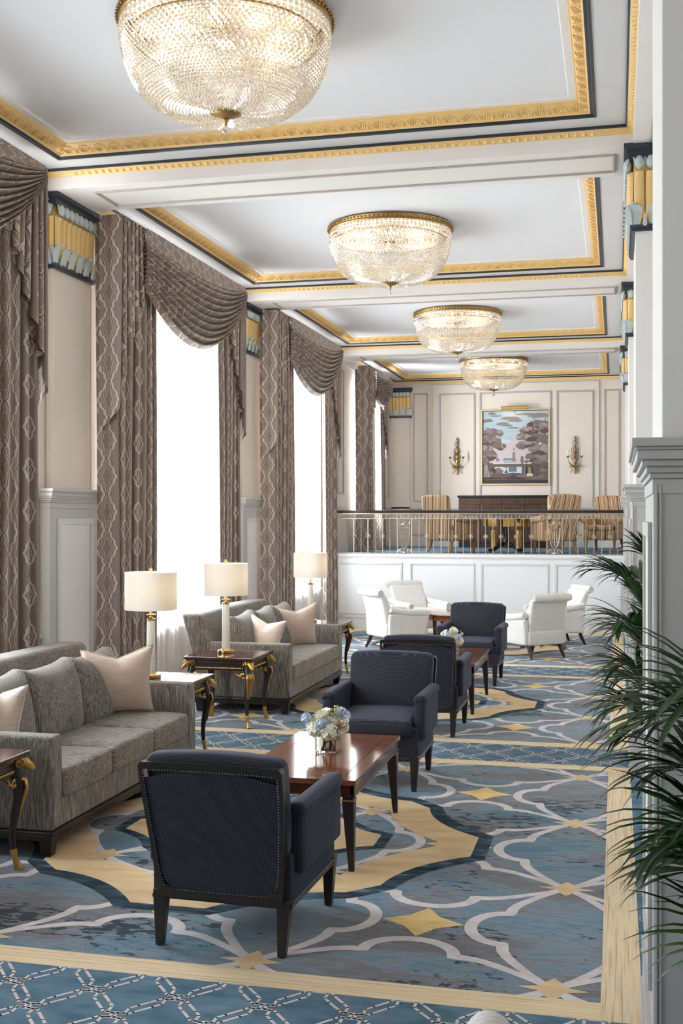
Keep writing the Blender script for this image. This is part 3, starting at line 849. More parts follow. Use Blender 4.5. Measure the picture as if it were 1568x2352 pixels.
for i in range(-1, 5):
    for j in range(-3, JN):
        nx, ny = NX0-PT*i, NY0+PT*j
        for sg in (1, -1):
            ribbon([(nx+sg*d, ny+t) for t, d in full], wid, 0.0006, LINE)
            ribbon([(nx-t, ny+sg*d) for t, d in full], wid, 0.0008, LINE)
        m.add([(nx+dx, ny+dy, 0.0012) for dx, dy in ((0.15, 0), (0.045, 0.03), (0.03, 0.075), (0, 0.115), (-0.03, 0.075), (-0.045, 0.03), (-0.15, 0), (-0.045, -0.03), (-0.03, -0.075), (0, -0.115), (0.03, -0.075), (0.045, -0.03))], [tuple(range(12))], BEIGE)
        cx_, cy_ = nx-PT/2, ny+PT/2
        st = []
        for q in range(4):
            a = q*PI/2
            st.append((cx_+0.20*math.cos(a), cy_+0.195*math.sin(a)))
            b = a+PI/4
            st.append((cx_+0.108*math.cos(b), cy_+0.108*math.sin(b)))
        m.add([(x, y, 0.0008) for x, y in st], [tuple(range(8))], YEL)
# medallions: an eight pointed star ribbon with blunt tips
def star(cx_, cy_, rc, wc, rd, wd, sag):
    tips = []
    for q in range(8):
        a = q*PI/4
        r, w = (rc, wc) if q % 2 == 0 else (rd, wd)
        t = Vector((math.cos(a), math.sin(a))); n = Vector((-t.y, t.x))
        tips.append((t*r-n*w/2, t*r+n*w/2))
    out = []
    for q in range(8):
        a, b = tips[q][1], tips[(q+1) % 8][0]
        out.append(tips[q][0]); 
        for e in range(9):
            s_ = e/8; p = a.lerp(b, s_); mid = (a+b)/2
            out.append(p-mid.normalized()*(sag*4*s_*(1-s_)))
    return [(cx_+p.x, cy_+p.y) for p in out]
def annulus(o, i, z, mat):
    n = len(o); m.add([(*p, z) for p in o]+[(*p, z) for p in i], [(k, (k+1) % n, n+(k+1) % n, n+k) for k in range(n)], mat)
for k in range(3):
    cx_, cy_ = NX0-PT*1.5+0.0, NY0+PT*1.5+BAY*k-0.005
    cx_ = -2.19
    O2 = star(cx_, cy_, 1.46, 0.50, 1.36, 0.26, 0.07)
    O1 = star(cx_, cy_, 1.375, 0.40, 1.27, 0.22, 0.08)
    I1 = star(cx_, cy_, 1.20, 0.02, 1.02, 0.02, 0.085)
    annulus(O2, O1, 0.0016, DARK); annulus(O1, I1, 0.0016, BEIGE)
    P2 = star(cx_, cy_, 0.86, 0.30, 0.70, 0.12, 0.05); P1 = star(cx_, cy_, 0.79, 0.24, 0.64, 0.10, 0.05)
    annulus(P2, P1, 0.0016, DARK)
    n = len(P1); m.add([(*p, 0.0016) for p in P1]+[(cx_, cy_, 0.0016)], [(q, (q+1) % n, n) for q in range(n)], BEIGE)
# cross strips with octagon lattice, yellow borders
def rect(x0, x1, y0, y1, z, mat): m.add([(x0, y0, z), (x1, y0, z), (x1, y1, z), (x0, y1, z)], [(0, 1, 2, 3)], mat)
def lattice(x0, x1, y0, y1, cy_, z, xo):
    """double line octagon lattice clipped to the strip"""
    px, py = 0.365, 0.207
    e, h = 0.016, 0.009
    i0, i1 = int((x0-xo)/px)-1, int((x1-xo)/px)+2
    def clip(pl):
        for (ax_, lim, sg) in ((0, x0, 1), (0, x1, -1), (1, y0, 1), (1, y1, -1)):
            o = []
            for q in range(len(pl)):
                a, b = pl[q], pl[(q+1) % len(pl)]
                da, db = sg*(a[ax_]-lim), sg*(b[ax_]-lim)
                if da >= 0: o.append(a)
                if da*db < 0:
                    t = da/(da-db); o.append((a[0]+(b[0]-a[0])*t, a[1]+(b[1]-a[1])*t))
            pl = o
            if len(pl) < 3: return None
        return pl
    for j in range(-6, 7):
        yc = cy_+py*j
        if yc < y0-py or yc > y1+py: continue
        for i in range(i0, i1):
            xc = xo+px*(i+(0.5 if j % 2 else 0.0))+px*0.5
            W2, H2 = px/2, py
            loop = [(-W2+0.010, -0.018), (-W2+0.050, -0.018), (-W2+0.066, -0.040), (-0.062, -H2+0.104), (-0.036, -H2+0.072), (-0.036, -H2+0.024), (0.036, -H2+0.024), (0.036, -H2+0.072), (0.062, -H2+0.104), (W2-0.066, -0.040), (W2-0.050, -0.018), (W2-0.010, -0.018)]
            loop = loop+[(x, -y) for x, y in reversed(loop)]
            loop = [(xc+x, yc+y) for x, y in loop]
            n = len(loop)
            for q in range(n):
                a, b = Vector(loop[q]), Vector(loop[(q+1) % n])
                d = (b-a)
                if d.length < 1e-6: continue
                d.normalize(); nn = Vector((-d.y, d.x))*0.0066
                a2, b2 = a-d*0.004, b+d*0.004
                pl = clip([tuple(a2+nn), tuple(a2-nn), tuple(b2-nn), tuple(b2+nn)])
                if pl: m.add([(*p, z) for p in pl[::-1]], [tuple(range(len(pl)))], LINE)
STRIPS = [(-1.4, 4.683), (8.945, 9.965), (13.99, 15.13)]
FX0, FX1, FX2 = -4.33, -0.064, 0.098
for si, (y0, y1) in enumerate(STRIPS):
    rect(WL, WR, y0+0.165, y1-0.165, 0.0024, STRIP)
    rect(WL, FX2, y0, y0+0.165, 0.0026, BX); rect(WL, FX2, y1-0.165, y1, 0.0026, BX)
    c = 4.333+BAY*0 if si == 0 else (y0+y1)/2
    lattice(-4.5 if si else -3.9, FX2 if si else 0.12, max(y0+0.165, 3.4), y1-0.165, c, 0.0030, -2.46)
for k, (a, b) in enumerate(((4.683, 8.945), (9.965, 13.99), (15.13, 19.0))):
    rect(FX2, WR, a-0.165, b+0.165, 0.0022, STRIP)
    rect(FX1, FX2, a-(0.165 if k == 0 else 0), b, 0.0028, BY)
    rect(FX0-0.165, FX0, a, b, 0.0028, BY); rect(WL, FX0-0.165, a, b, 0.0022, STRIP)
    lattice(FX2+0.005, WR-0.02, a, b, a+0.2, 0.0032, -2.46)
rect(WL, WR, 19.05, YBAL, 0.0026, BX)
struct(m.build('floor', fm))

# ================================================================ WINDOW DRAPERY
XP = -4.645
DEP = 0.225                     # how far the pelmet stands out
def drapery(a, b, ztop, zfl, label, wl, wr, group, tail=1.98):
    """swag and tails over two full length panels, hung from a fabric covered board"""
    root = thing('window_drapery', label, 'curtain', (XP, (a+b)/2, zfl), 0, group)
    L = b-a; h = ztop-zfl
    rnd = random.Random(int(a*100))
    m = MB(); m.box(0.0, DEP-0.015, -L/2+0.01, L/2-0.01, h-0.03, h-0.004)
    m.build('pelmet_board', 'damask', root)
    def plan(s_, w, fold, amp, k, ph0=0.0):
        """plan position at length s_ of a drape that turns the corner; returns (x, y inward, u length)"""
        if s_ < DEP: return (s_, 0.0+0.006*math.sin(s_*40+k), s_)
        q = (s_-DEP)/(w)
        z = 2*PI*fold*q
        return (DEP-amp*(1-math.cos(z+ph0))*0.5, q*w+0.25*amp*math.sin(2*z), DEP+q*w*1.35)
    def panel(side, w):
        nf = max(4, int(w/0.14)); k = rnd.random()*6; zt = h-0.06
        def pos(u, v):
            s_ = u*(DEP+w)
            x, y, ul = plan(s_, w, nf, 0.075*(0.75+0.25*math.sin(3*u*nf+k)), k)
            g = 1-v
            y = 0.03+y*(1+0.06*g*math.sin(2*v+k))
            return (x-0.045+0.012*math.sin(4*v+7*u), side*(-L/2+y), 0.012+(zt-0.012)*v), ul
        MB().grid(lambda u, v: pos(u, v)[0], nf*14, 16, uv=lambda u, v: (pos(u, v)[1]+0.04, v*zt)).build('curtain_panel', 'damask', root, smooth=180)
    panel(1, wl); panel(-1, wr)
    def tailp(side):
        w = 0.56; npl = 6; lo_in = 0.62
        def drop(s_):
            if s_ < DEP: return tail-0.20*(s_/DEP)
            q = (s_-DEP)/w
            st = (math.floor(q*npl)+min(1, 1.6*((q*npl) % 1)))/npl      # the hem steps from pleat to pleat
            return (tail-0.20)-(tail-0.20-lo_in)*(0.45*q+0.55*st)**0.75
        def pos(u, v):
            s_ = u*(DEP+w)
            x, y, ul = plan(s_, w, npl, 0.05+0.05*v, 0.0)
            d = drop(s_)
            y = y*(0.92+0.10*v)-0.01-0.03*v*(1 if s_ < DEP else max(0, 1-(s_-DEP)/0.2))
            return (x+0.012+0.012*v*math.sin(20*s_), side*(-L/2+y), h-v*d), ul, d
        MB().grid(lambda u, v: pos(u, v)[0], 132, 18, uv=lambda u, v: (pos(u, v)[1]+0.04, -v*pos(u, v)[2]+0.05)).build('tail', 'damask', root, smooth=180)
    tailp(1); tailp(-1)
    ya, yb = -L/2+0.50, L/2-0.06
    wdt = yb-ya; nf = 13
    def sw(u, v):
        p = 4*u*(1-u)
        vv = v**0.9
        ends = (0.56*(1-u)**1.5+0.14*u)*vv
        sag = (0.015+0.67*vv)*p**0.95*(wdt/3.02)**0.7
        tw = PI*nf*vv
        wv = 2*abs(math.sin(tw-0.5*math.sin(PI*u)))**0.75-1
        e = min(1, max(0, (v-0.16)*7))*min(1, (1-v)*14+0.25)
        f = (0.014+0.036*p**0.6)*wv*e
        bul = 0.03+0.10*p**0.8*math.sin(PI*min(1, 0.1+vv*0.85))
        y = ya+wdt*u-0.06*vv*(1-u)**3
        return (DEP+bul+f*1.35, y, h-0.004-ends-sag+f*0.25)
    MB().grid(sw, 44, 170, uv=lambda u, v: (u*wdt*0.8, v*2.9+0.35*math.sin(PI*u))).build('swag', 'damask', root, smooth=180)
    return root
def sheer(a, b, ztop, zfl, label):
    L = b-a
    rnd = random.Random(int(a*77))
    ph = [rnd.random()*6.28 for _ in range(4)]
    def fn(u, v):
        y = (u-0.5)*L
        return (0.016*math.sin(y*46+ph[0])+0.012*math.sin(y*31+ph[1])+0.012*math.sin(y*17+1.5*v+ph[2]), y, v*(ztop-zfl))
    o = MB().grid(fn, int(L*60), 3).build('sheer_curtain', 'sheer', None, smooth=180)
    o.location = (WL+0.075, (a+b)/2, zfl+0.004)
    tag(o, label, 'curtain', 'white sheers behind the damask drapery')
    return o
GD = 'swagged taupe drapery along the window wall'
dl = ['taupe damask drapery cropped at the frame edge, beside the nearest capital',
      'taupe damask drapery whose full swag hangs above the two nearer table lamps',
      'taupe damask drapery just before the balcony, behind the furthest table lamp',
      'narrow taupe damask drapery standing on the balcony floor']
sl = ['white sheer behind the drapery cropped at the frame edge', 'wide bright sheer behind the lamp and the nearer sofa end',
      'bright sheer behind the furthest table lamp', 'narrow strip of sheer at the balcony window']
for k, (a, b) in enumerate(WINDOWS[1:]):
    zf = 0.004 if k < 3 else HB+0.004
    drapery(a, b, 4.725, zf, dl[k], 0.92 if k < 3 else 0.5, 0.80 if k < 3 else 0.5, GD, tail=1.98 if k < 3 else 1.75)
    sheer(a+0.32, b-0.05, 4.66, zf, sl[k])

# ================================================================ CHANDELIERS
PROF = [(0.632, 4.955), (0.640, 4.90), (0.634, 4.81), (0.612, 4.71), (0.572, 4.615), (0.520, 4.545), (0.455, 4.49), (0.375, 4.450), (0.27, 4.430), (0.14, 4.424), (0.045, 4.424)]
def pf(s):
    """profile by arc length fraction"""
    ds = [0]
    for a, b in zip(PROF, PROF[1:]): ds.append(ds[-1]+math.hypot(a[0]-b[0], a[1]-b[1]))
    t = s*ds[-1]
    for i in range(len(PROF)-1):
        if t <= ds[i+1]+1e-9:
            q = (t-ds[i])/(ds[i+1]-ds[i])
            return PROF[i][0]+(PROF[i+1][0]-PROF[i][0])*q, PROF[i][1]+(PROF[i+1][1]-PROF[i][1])*q
    return PROF[-1]
SARC = sum(math.hypot(a[0]-b[0], a[1]-b[1]) for a, b in zip(PROF, PROF[1:]))
def gem(m, c, n, up, r, thick, seg=8):
    """faceted octagon crystal lying in the bowl surface"""
    n = Vector(n).normalized(); up = Vector(up).normalized(); x = up.cross(n)
    v = []
    for rr, o in ((1.0, 0), (0.55, thick)):
        for k in range(seg):
            a = 2*PI*(k+0.5)/seg
            v.append(Vector(c)+(x*math.cos(a)+up*math.sin(a))*(r*rr)+n*o)
    v2 = [p-n*(2*thick) for p in v[seg:]]
    v += v2
    f = [(k, (k+1) % seg, seg+(k+1) % seg, seg+k) for k in range(seg)]+[tuple(range(seg, 2*seg))]
    f += [((k+1) % seg, k, 2*seg+k, 2*seg+(k+1) % seg) for k in range(seg)]+[tuple(range(3*seg-1, 2*seg-1, -1))]
    m.add(v, f, 0)
ZC = 5.0
def make_chandelier():
    root = thing('chandelier', 'x', 'chandelier', (0, 0, ZC))
    z0 = -ZC
    m = MB(); m.lathe([(0.60, 5.006), (0.655, 5.006), (0.665, 4.99), (0.655, 4.972), (0.648, 4.962), (0.652, 4.95), (0.640, 4.94), (0.628, 4.945), (0.60, 4.96)], 64, 0, T(0, 0, z0), cap=False)
    for k in range(96):
        a = 2*PI*k/96
        m.ball((0.660*math.cos(a), 0.660*math.sin(a), 4.972+z0), 0.011, 5, 4)
    m.build('rim', 'abrass', root, smooth=50)
    m = MB(); m.lathe([(0.12, 5.006), (0.11, 4.97), (0.05, 4.96), (0.03, 4.945), (0.03, 4.915), (0.004, 4.91)], 20, 0, T(0, 0, z0))
    for k in range(8):
        a = 2*PI*k/8
        m.tube([(0.02*math.cos(a), 0.02*math.sin(a), 4.93+z0), (0.25*math.cos(a), 0.25*math.sin(a), 4.925+z0), (0.50*math.cos(a), 0.50*math.sin(a), 4.93+z0)], 0.008, 5)
    m.build('stem_and_arms', 'abrass', root, smooth=50)
    m = MB(); m.tube([(0.575*math.cos(2*PI*k/48), 0.575*math.sin(2*PI*k/48), 4.872+z0) for k in range(48)], 0.008, 6, closed=True)
    m.build('inner_ring', 'abrass', root, smooth=50)
    # big octagons above, small beads below
    up = MB(); lo = MB()
    s_split = 0.115/SARC
    nrow = 3; ncol = 92
    def spot(s, a):
        r, z = pf(s); r2, z2 = pf(min(1, s+0.01)); r1, z1 = pf(max(0, s-0.01))
        d = Vector((r2-r1, 0, z2-z1)).normalized()
        n = Vector((-d.z, 0, d.x))
        ca, sa = math.cos(a), math.sin(a)
        rot = lambda q: Vector((q.x*ca, q.x*sa, q.z))
        return Vector((r*ca, r*sa, z+z0)), rot(n), rot(-d), r
    for i in range(nrow):
        s = s_split*(i+0.5)/nrow
        for k in range(ncol):
            c, n, u, r = spot(s, 2*PI*k/ncol)
            gem(up, c, n, u, 0.0182, 0.009)
    rr_ = 0.55; q_ = 0
    while rr_ > 0.05:                 # the inner dish of octagons under the bulbs
        nn_ = max(6, int(2*PI*rr_/0.040))
        for k in range(nn_):
            a = 2*PI*(k+0.5*(q_ % 2))/nn_
            gem(up, (rr_*math.cos(a), rr_*math.sin(a), 4.868-0.02*(1-rr_/0.55)+z0), (0, 0, -1), (math.cos(a), math.sin(a), 0), 0.0182, 0.009)
        rr_ -= 0.0385; q_ += 1
    up.build('crystal_band', 'crystal', root)['kind'] = 'stuff'
    st = 0.0205/SARC
    s = s_split+st*0.6; row = 0; ncl = 184
    while s < 0.985:
        r = pf(s)[0]
        nc = ncl
        while nc > 8 and 2*PI*r/nc < 0.0185: nc = int(nc*0.75)
        if pf(s)[1] > 4.58: nc = nc*5//9
        jit = 0.5*(row % 2)
        for k in range(nc):
            c, n, u, r_ = spot(s, 2*PI*(k+jit)/nc)
            rr = 0.0105 if pf(s)[1] > 4.58 else 0.0120
            x = u.cross(n)
            v = [c+u*rr*1.05, c-u*rr*1.05]+[c+(x*math.cos(q)+n*math.sin(q))*rr for q in (0.3, 0.3+PI/2, 0.3+PI, 0.3+1.5*PI)]
            lo.add(v, [(0, 2, 3), (0, 3, 4), (0, 4, 5), (0, 5, 2), (1, 3, 2), (1, 4, 3), (1, 5, 4), (1, 2, 5)], 0)
        s += st; row += 1
    lo.build('crystal_bead_basket', 'crystal', root)['kind'] = 'stuff'
    m = MB(); m.lathe([(0.005, 4.430), (0.085, 4.428), (0.092, 4.420), (0.075, 4.409), (0.05, 4.398), (0.022, 4.391), (0.012, 4.386), (0.02, 4.38), (0.012, 4.365), (0.006, 4.345)], 24, 0, T(0, 0, z0))
    for k in range(14):
        a = 2*PI*k/14
        m.ball((0.086*math.cos(a), 0.086*math.sin(a), 4.425+z0), 0.013, 6, 4)
    fb = m.build('finial_cup', 'abrass', root, smooth=50)
    m = MB(); m.ball((0, 0, 4.32+z0), 0.025, 12, 8); m.build('crystal_drop', 'crystal', fb)
    for k in range(16):
        a = 2*PI*(k+0.3)/16; r = 0.50 if k % 2 else 0.33; z = 4.915 if k % 2 else 4.905
        m = MB(); m.ball((r*math.cos(a), r*math.sin(a), z+z0), 0.021, 8, 6, sc=(1, 1, 1.35)); m.build('bulb', 'bulb', root, smooth=180)
    for k in range(4):
        a = 2*PI*(k+0.5)/4
        d = bpy.data.lights.new('chandelier_glow', 'POINT'); d.energy = CHAND_W/4; d.color = (1.0, 0.80, 0.55); d.shadow_soft_size = 0.12
        o = bpy.data.objects.new('lamp_light', d); COL.objects.link(o); o.parent = root; o.location = (0.40*math.cos(a), 0.40*math.sin(a), 4.79+z0)
    return root
CL = ['largest crystal bead basket chandelier, cropped by the top edge', 'second crystal basket chandelier in the row, hanging from its own coffer',
      'third crystal basket chandelier, overlapping the one above the balcony', 'smallest crystal basket chandelier, above the balcony painting']
ch = make_chandelier()
for k in range(4):
    loc = (-2.333, 6.645+BAY*k, ZC)
    if k == 0:
        ch.location = loc; ch['label'] = CL[0]; ch['group'] = 'ceiling chandeliers'
    else: dup(ch, loc, 0.13*k, CL[k], 'ceiling chandeliers')

# ================================================================ NAVY ARMCHAIRS
def make_navy():
    root = thing('armchair', 'x', 'armchair')
    yb = lambda z: -0.355-0.14*max(0, (z-0.24)/0.63)**1.15
    for sx in (-1, 1):
        for (y, back) in ((-0.335, 1), (0.345, 0)):
            m = MB(); x = sx*(0.296 if back else 0.308)
            m.frustum((sx*(x*sx-0.005)+ (0.0), y-(0.028 if back else 0), 0.0), (0.036, 0.036), (x, y, 0.25), (0.064, 0.066), 0)
            m.build('leg', 'darkwood', root, bevel=0.004)
    m = MB(); m.rbox((0, 0.0, 0.33), (0.665, 0.72, 0.235), 0.02, 0, (4, 4, 2)); m.build('seat_base', 'navy', root, smooth=60)
    m = MB(); m.box(-0.335, 0.335, -0.36, 0.363, 0.208, 0.228); m.build('base_rail', 'darkwood', root, bevel=0.005)
    def crown(p):
        e = max(0, 1-(p[0]/0.29)**2)*max(0, 1-(p[1]/0.34)**2)
        return (p[0], p[1]+(0.02*max(0, 1-(p[0]/0.3)**2) if p[1] > 0.25 else 0), p[2]+(0.028*e**0.6 if p[2] > 0 else 0))
    m = MB(); m.rbox((0, 0.085, 0.445), (0.575, 0.66, 0.105), 0.035, 0, (6, 6, 1), crown); c = m.build('seat_cushion', 'navy', root, smooth=180)
    w = MB()
    w.tube([(-0.282, 0.40, 0.492), (-0.15, 0.418, 0.494), (0, 0.424, 0.494), (0.15, 0.418, 0.494), (0.282, 0.40, 0.492)], 0.005, 5); w.build('piping', 'navy', c)
    for sx in (-1, 1):
        m = MB(); m.rbox((sx*0.337, 0.01, 0.50), (0.075, 0.64, 0.30), 0.025, 0, (2, 4, 4)); a = m.build('arm', 'navy', root, smooth=60)
        def pad(p):
            return (p[0], p[1], p[2]+0.012*(1-(p[0]/0.05)**2))
        m = MB(); m.rbox((sx*0.340, 0.005, 0.635), (0.095, 0.66, 0.058), 0.027, 0, (2, 6, 1), pad); m.build('arm_pad', 'navy', a, smooth=180)
    # back: front upholstery plus a wood framed outside panel
    def shear(p):
        z = p[2]+0.655; x = p[0]*(1.0+0.07*(z-0.5))
        bul = 0.03*max(0, 1-(p[0]/0.3)**2)*max(0, 1-((p[2])/0.28)**2) if p[1] > 0 else 0
        top = 0.018*max(0, 1-(p[0]/0.32)**2) if p[2] > 0.18 else 0
        return (x, p[1]*(1.15-0.25*(z-0.4)/0.5)+yb(z)+0.078+bul, p[2]+top)
    m = MB(); m.rbox((0, 0, 0.655), (0.635, 0.145, 0.46), 0.045, 0, (8, 2, 8), shear); m.build('backrest', 'navy', root, smooth=180)
    OUT = [(0, 0.865), (0.22, 0.862), (0.325, 0.858), (0.337, 0.84), (0.335, 0.74), (0.326, 0.60), (0.314, 0.46), (0.308, 0.36), (0.303, 0.29), (0.298, 0.245), (0.288, 0.222), (0, 0.222)]
    INN = [(0, 0.832), (0.21, 0.830), (0.309, 0.827), (0.318, 0.818), (0.317, 0.73), (0.309, 0.60), (0.298, 0.47), (0.290, 0.38), (0.281, 0.312), (0.266, 0.276), (0.22, 0.256), (0, 0.254)]
    def full_(h): return h+[(-x, z) for x, z in reversed(h[1:-1])]
    o_, i_ = full_(OUT), full_(INN)
    def lay(pts, off): return [(x, yb(z)-off, z) for x, z in pts]
    m = MB(); n = len(o_)
    A, B, C, D = lay(o_, 0.022), lay(i_, 0.022), lay(o_, -0.03), lay(i_, 0.006)
    m.add(A+B+C+D, [(k, (k+1) % n, n+(k+1) % n, n+k) for k in range(n)]+[((k+1) % n, k, 2*n+k, 2*n+(k+1) % n) for k in range(n)]+[(n+k, n+(k+1) % n, 3*n+(k+1) % n, 3*n+k) for k in range(n)], 0)
    m.build('back_frame', 'darkwood', root, flip=True)
    m = MB(); nz = 12
    ctr = []
    for k in range(nz+1):
        z = 0.256+(0.831-0.256)*k/nz
        hw = max(0.02, [x for x in [0]][0])
        # half width from the inner outline
        for (xa, za), (xb, zb) in zip(INN, INN[1:]):
            if zb <= z <= za and za != zb: hw = xa+(xb-xa)*(z-za)/(zb-za)
        row = [(hw*q/4, yb(z)-0.010-0.008*(1-(q/4)**2), z) for q in range(-4, 5)]
        ctr += row
    m.add(ctr, [(r*9+c, r*9+c+1, (r+1)*9+c+1, (r+1)*9+c) for r in range(nz) for c in range(8)], 0)
    pb = m.build('outside_back_panel', 'navy', root, smooth=180)
    m = MB(); P = [Vector(p) for p in lay(i_, 0.024)]
    for k in range(n):
        a, b = P[k], P[(k+1) % n]; q = max(1, int((b-a).length/0.0125))
        for e in range(q):
            m.ball(a.lerp(b, e/q)*0.985+Vector((0, -0.006, 0.009)), 0.0036, 4, 3)
    for k in range(52):
        m.ball((-0.32+0.64*k/51, 0.364, 0.235), 0.0036, 4, 3)
        m.ball((-0.30+0.60*k/51, 0.364, 0.40), 0.003, 4, 3)
    for sx in (-1, 1):
        for k in range(56): m.ball((sx*0.335, -0.33+0.68*k/55, 0.235), 0.0036, 4, 3)
    o = m.build('nailhead_trim', plain('pewter_nailheads', (0.33, 0.31, 0.31), 0.35, 0.7), root); o['kind'] = 'stuff'
    return root
nv = make_navy()
NV = [((-1.718, 5.215), -0.03, 'navy dotted armchair nearest the camera, its outside back towards us'),
      ((-1.70, 8.325), PI, 'navy armchair facing us across the coffee table with the large flower vase'),
      ((-1.70, 10.385), 0.0, 'navy armchair seen from behind, back to back with the one facing us'),
      ((-1.66, 13.50), PI-0.02, 'furthest navy armchair, facing us in front of the white tub chairs')]
for k, ((x, y), r, l) in enumerate(NV):
    if k == 0:
        nv.location = (x, y, 0.003); nv.rotation_euler.z = r; nv['label'] = l; nv['group'] = 'navy dotted armchairs'
    else: dup(nv, (x, y, 0.003), r, l, 'navy dotted armchairs')

# ================================================================ COFFEE TABLES
def make_coffee():
    root = thing('coffee_table', 'x', 'coffee table')
    X, Y = 0.345, 0.665
    m = MB(); m.box(-X+0.085, X-0.085, -Y+0.085, Y-0.085, 0.476, 0.5005); m.build('top_field', 'mahog', root)
    m = MB()
    for q in ((-X, X, -Y, -Y+0.083), (-X, X, Y-0.083, Y), (-X, -X+0.083, -Y+0.083, Y-0.083), (X-0.083, X, -Y+0.083, Y-0.083)): m.box(*q, 0.472, 0.5005)
    m.build('top_border', 'mahog', root, bevel=0.0015)
    m = MB(); X2, Y2 = X-0.012, Y-0.012
    for q in ((-X2, X2, -Y2, -Y2+0.02), (-X2, X2, Y2-0.02, Y2), (-X2, -X2+0.02, -Y2, Y2), (X2-0.02, X2, -Y2, Y2)): m.box(*q, 0.415, 0.473)
    m.build('apron', 'mahog_edge', root, bevel=0.002)
    m = MB(); X3, Y3 = X-0.004, Y-0.004
    for q in ((-X3, X3, -Y3, -Y3+0.012), (-X3, X3, Y3-0.012, Y3), (-X3, -X3+0.012, -Y3, Y3), (X3-0.012, X3, -Y3, Y3)): m.box(*q, 0.408, 0.420)
    m.build('apron_bead', 'mahog_edge', root, bevel=0.003)
    for sx in (-1, 1):
        for sy in (-1, 1):
            m = MB(); x, y = sx*(X-0.045), sy*(Y-0.045)
            m.frustum((sx*(X-0.026), sy*(Y-0.028), 0), (0.030, 0.030), (x, y, 0.385), (0.068, 0.068)); 
            m.frustum((x, y, 0.385), (0.062, 0.062), (x, y, 0.41), (0.062, 0.062))
            l = m.build('leg', 'darkwood', root, bevel=0.003)
            m = MB(); m.frustum((x, y, 0.383), (0.073, 0.073), (x, y, 0.391), (0.073, 0.073)); m.build('leg_collar', 'abrass', l, bevel=0.002)
    return root
ct = make_coffee(); ct.location = (-1.735, 6.745, 0.003)
ct['label'] = 'nearer polished mahogany coffee table, right in front of the nearest navy chair'; ct['group'] = 'mahogany coffee tables'
dup(ct, (-1.70, 11.85, 0.003), 0, 'further mahogany coffee table, half hidden behind the back to back chairs', 'mahogany coffee tables')

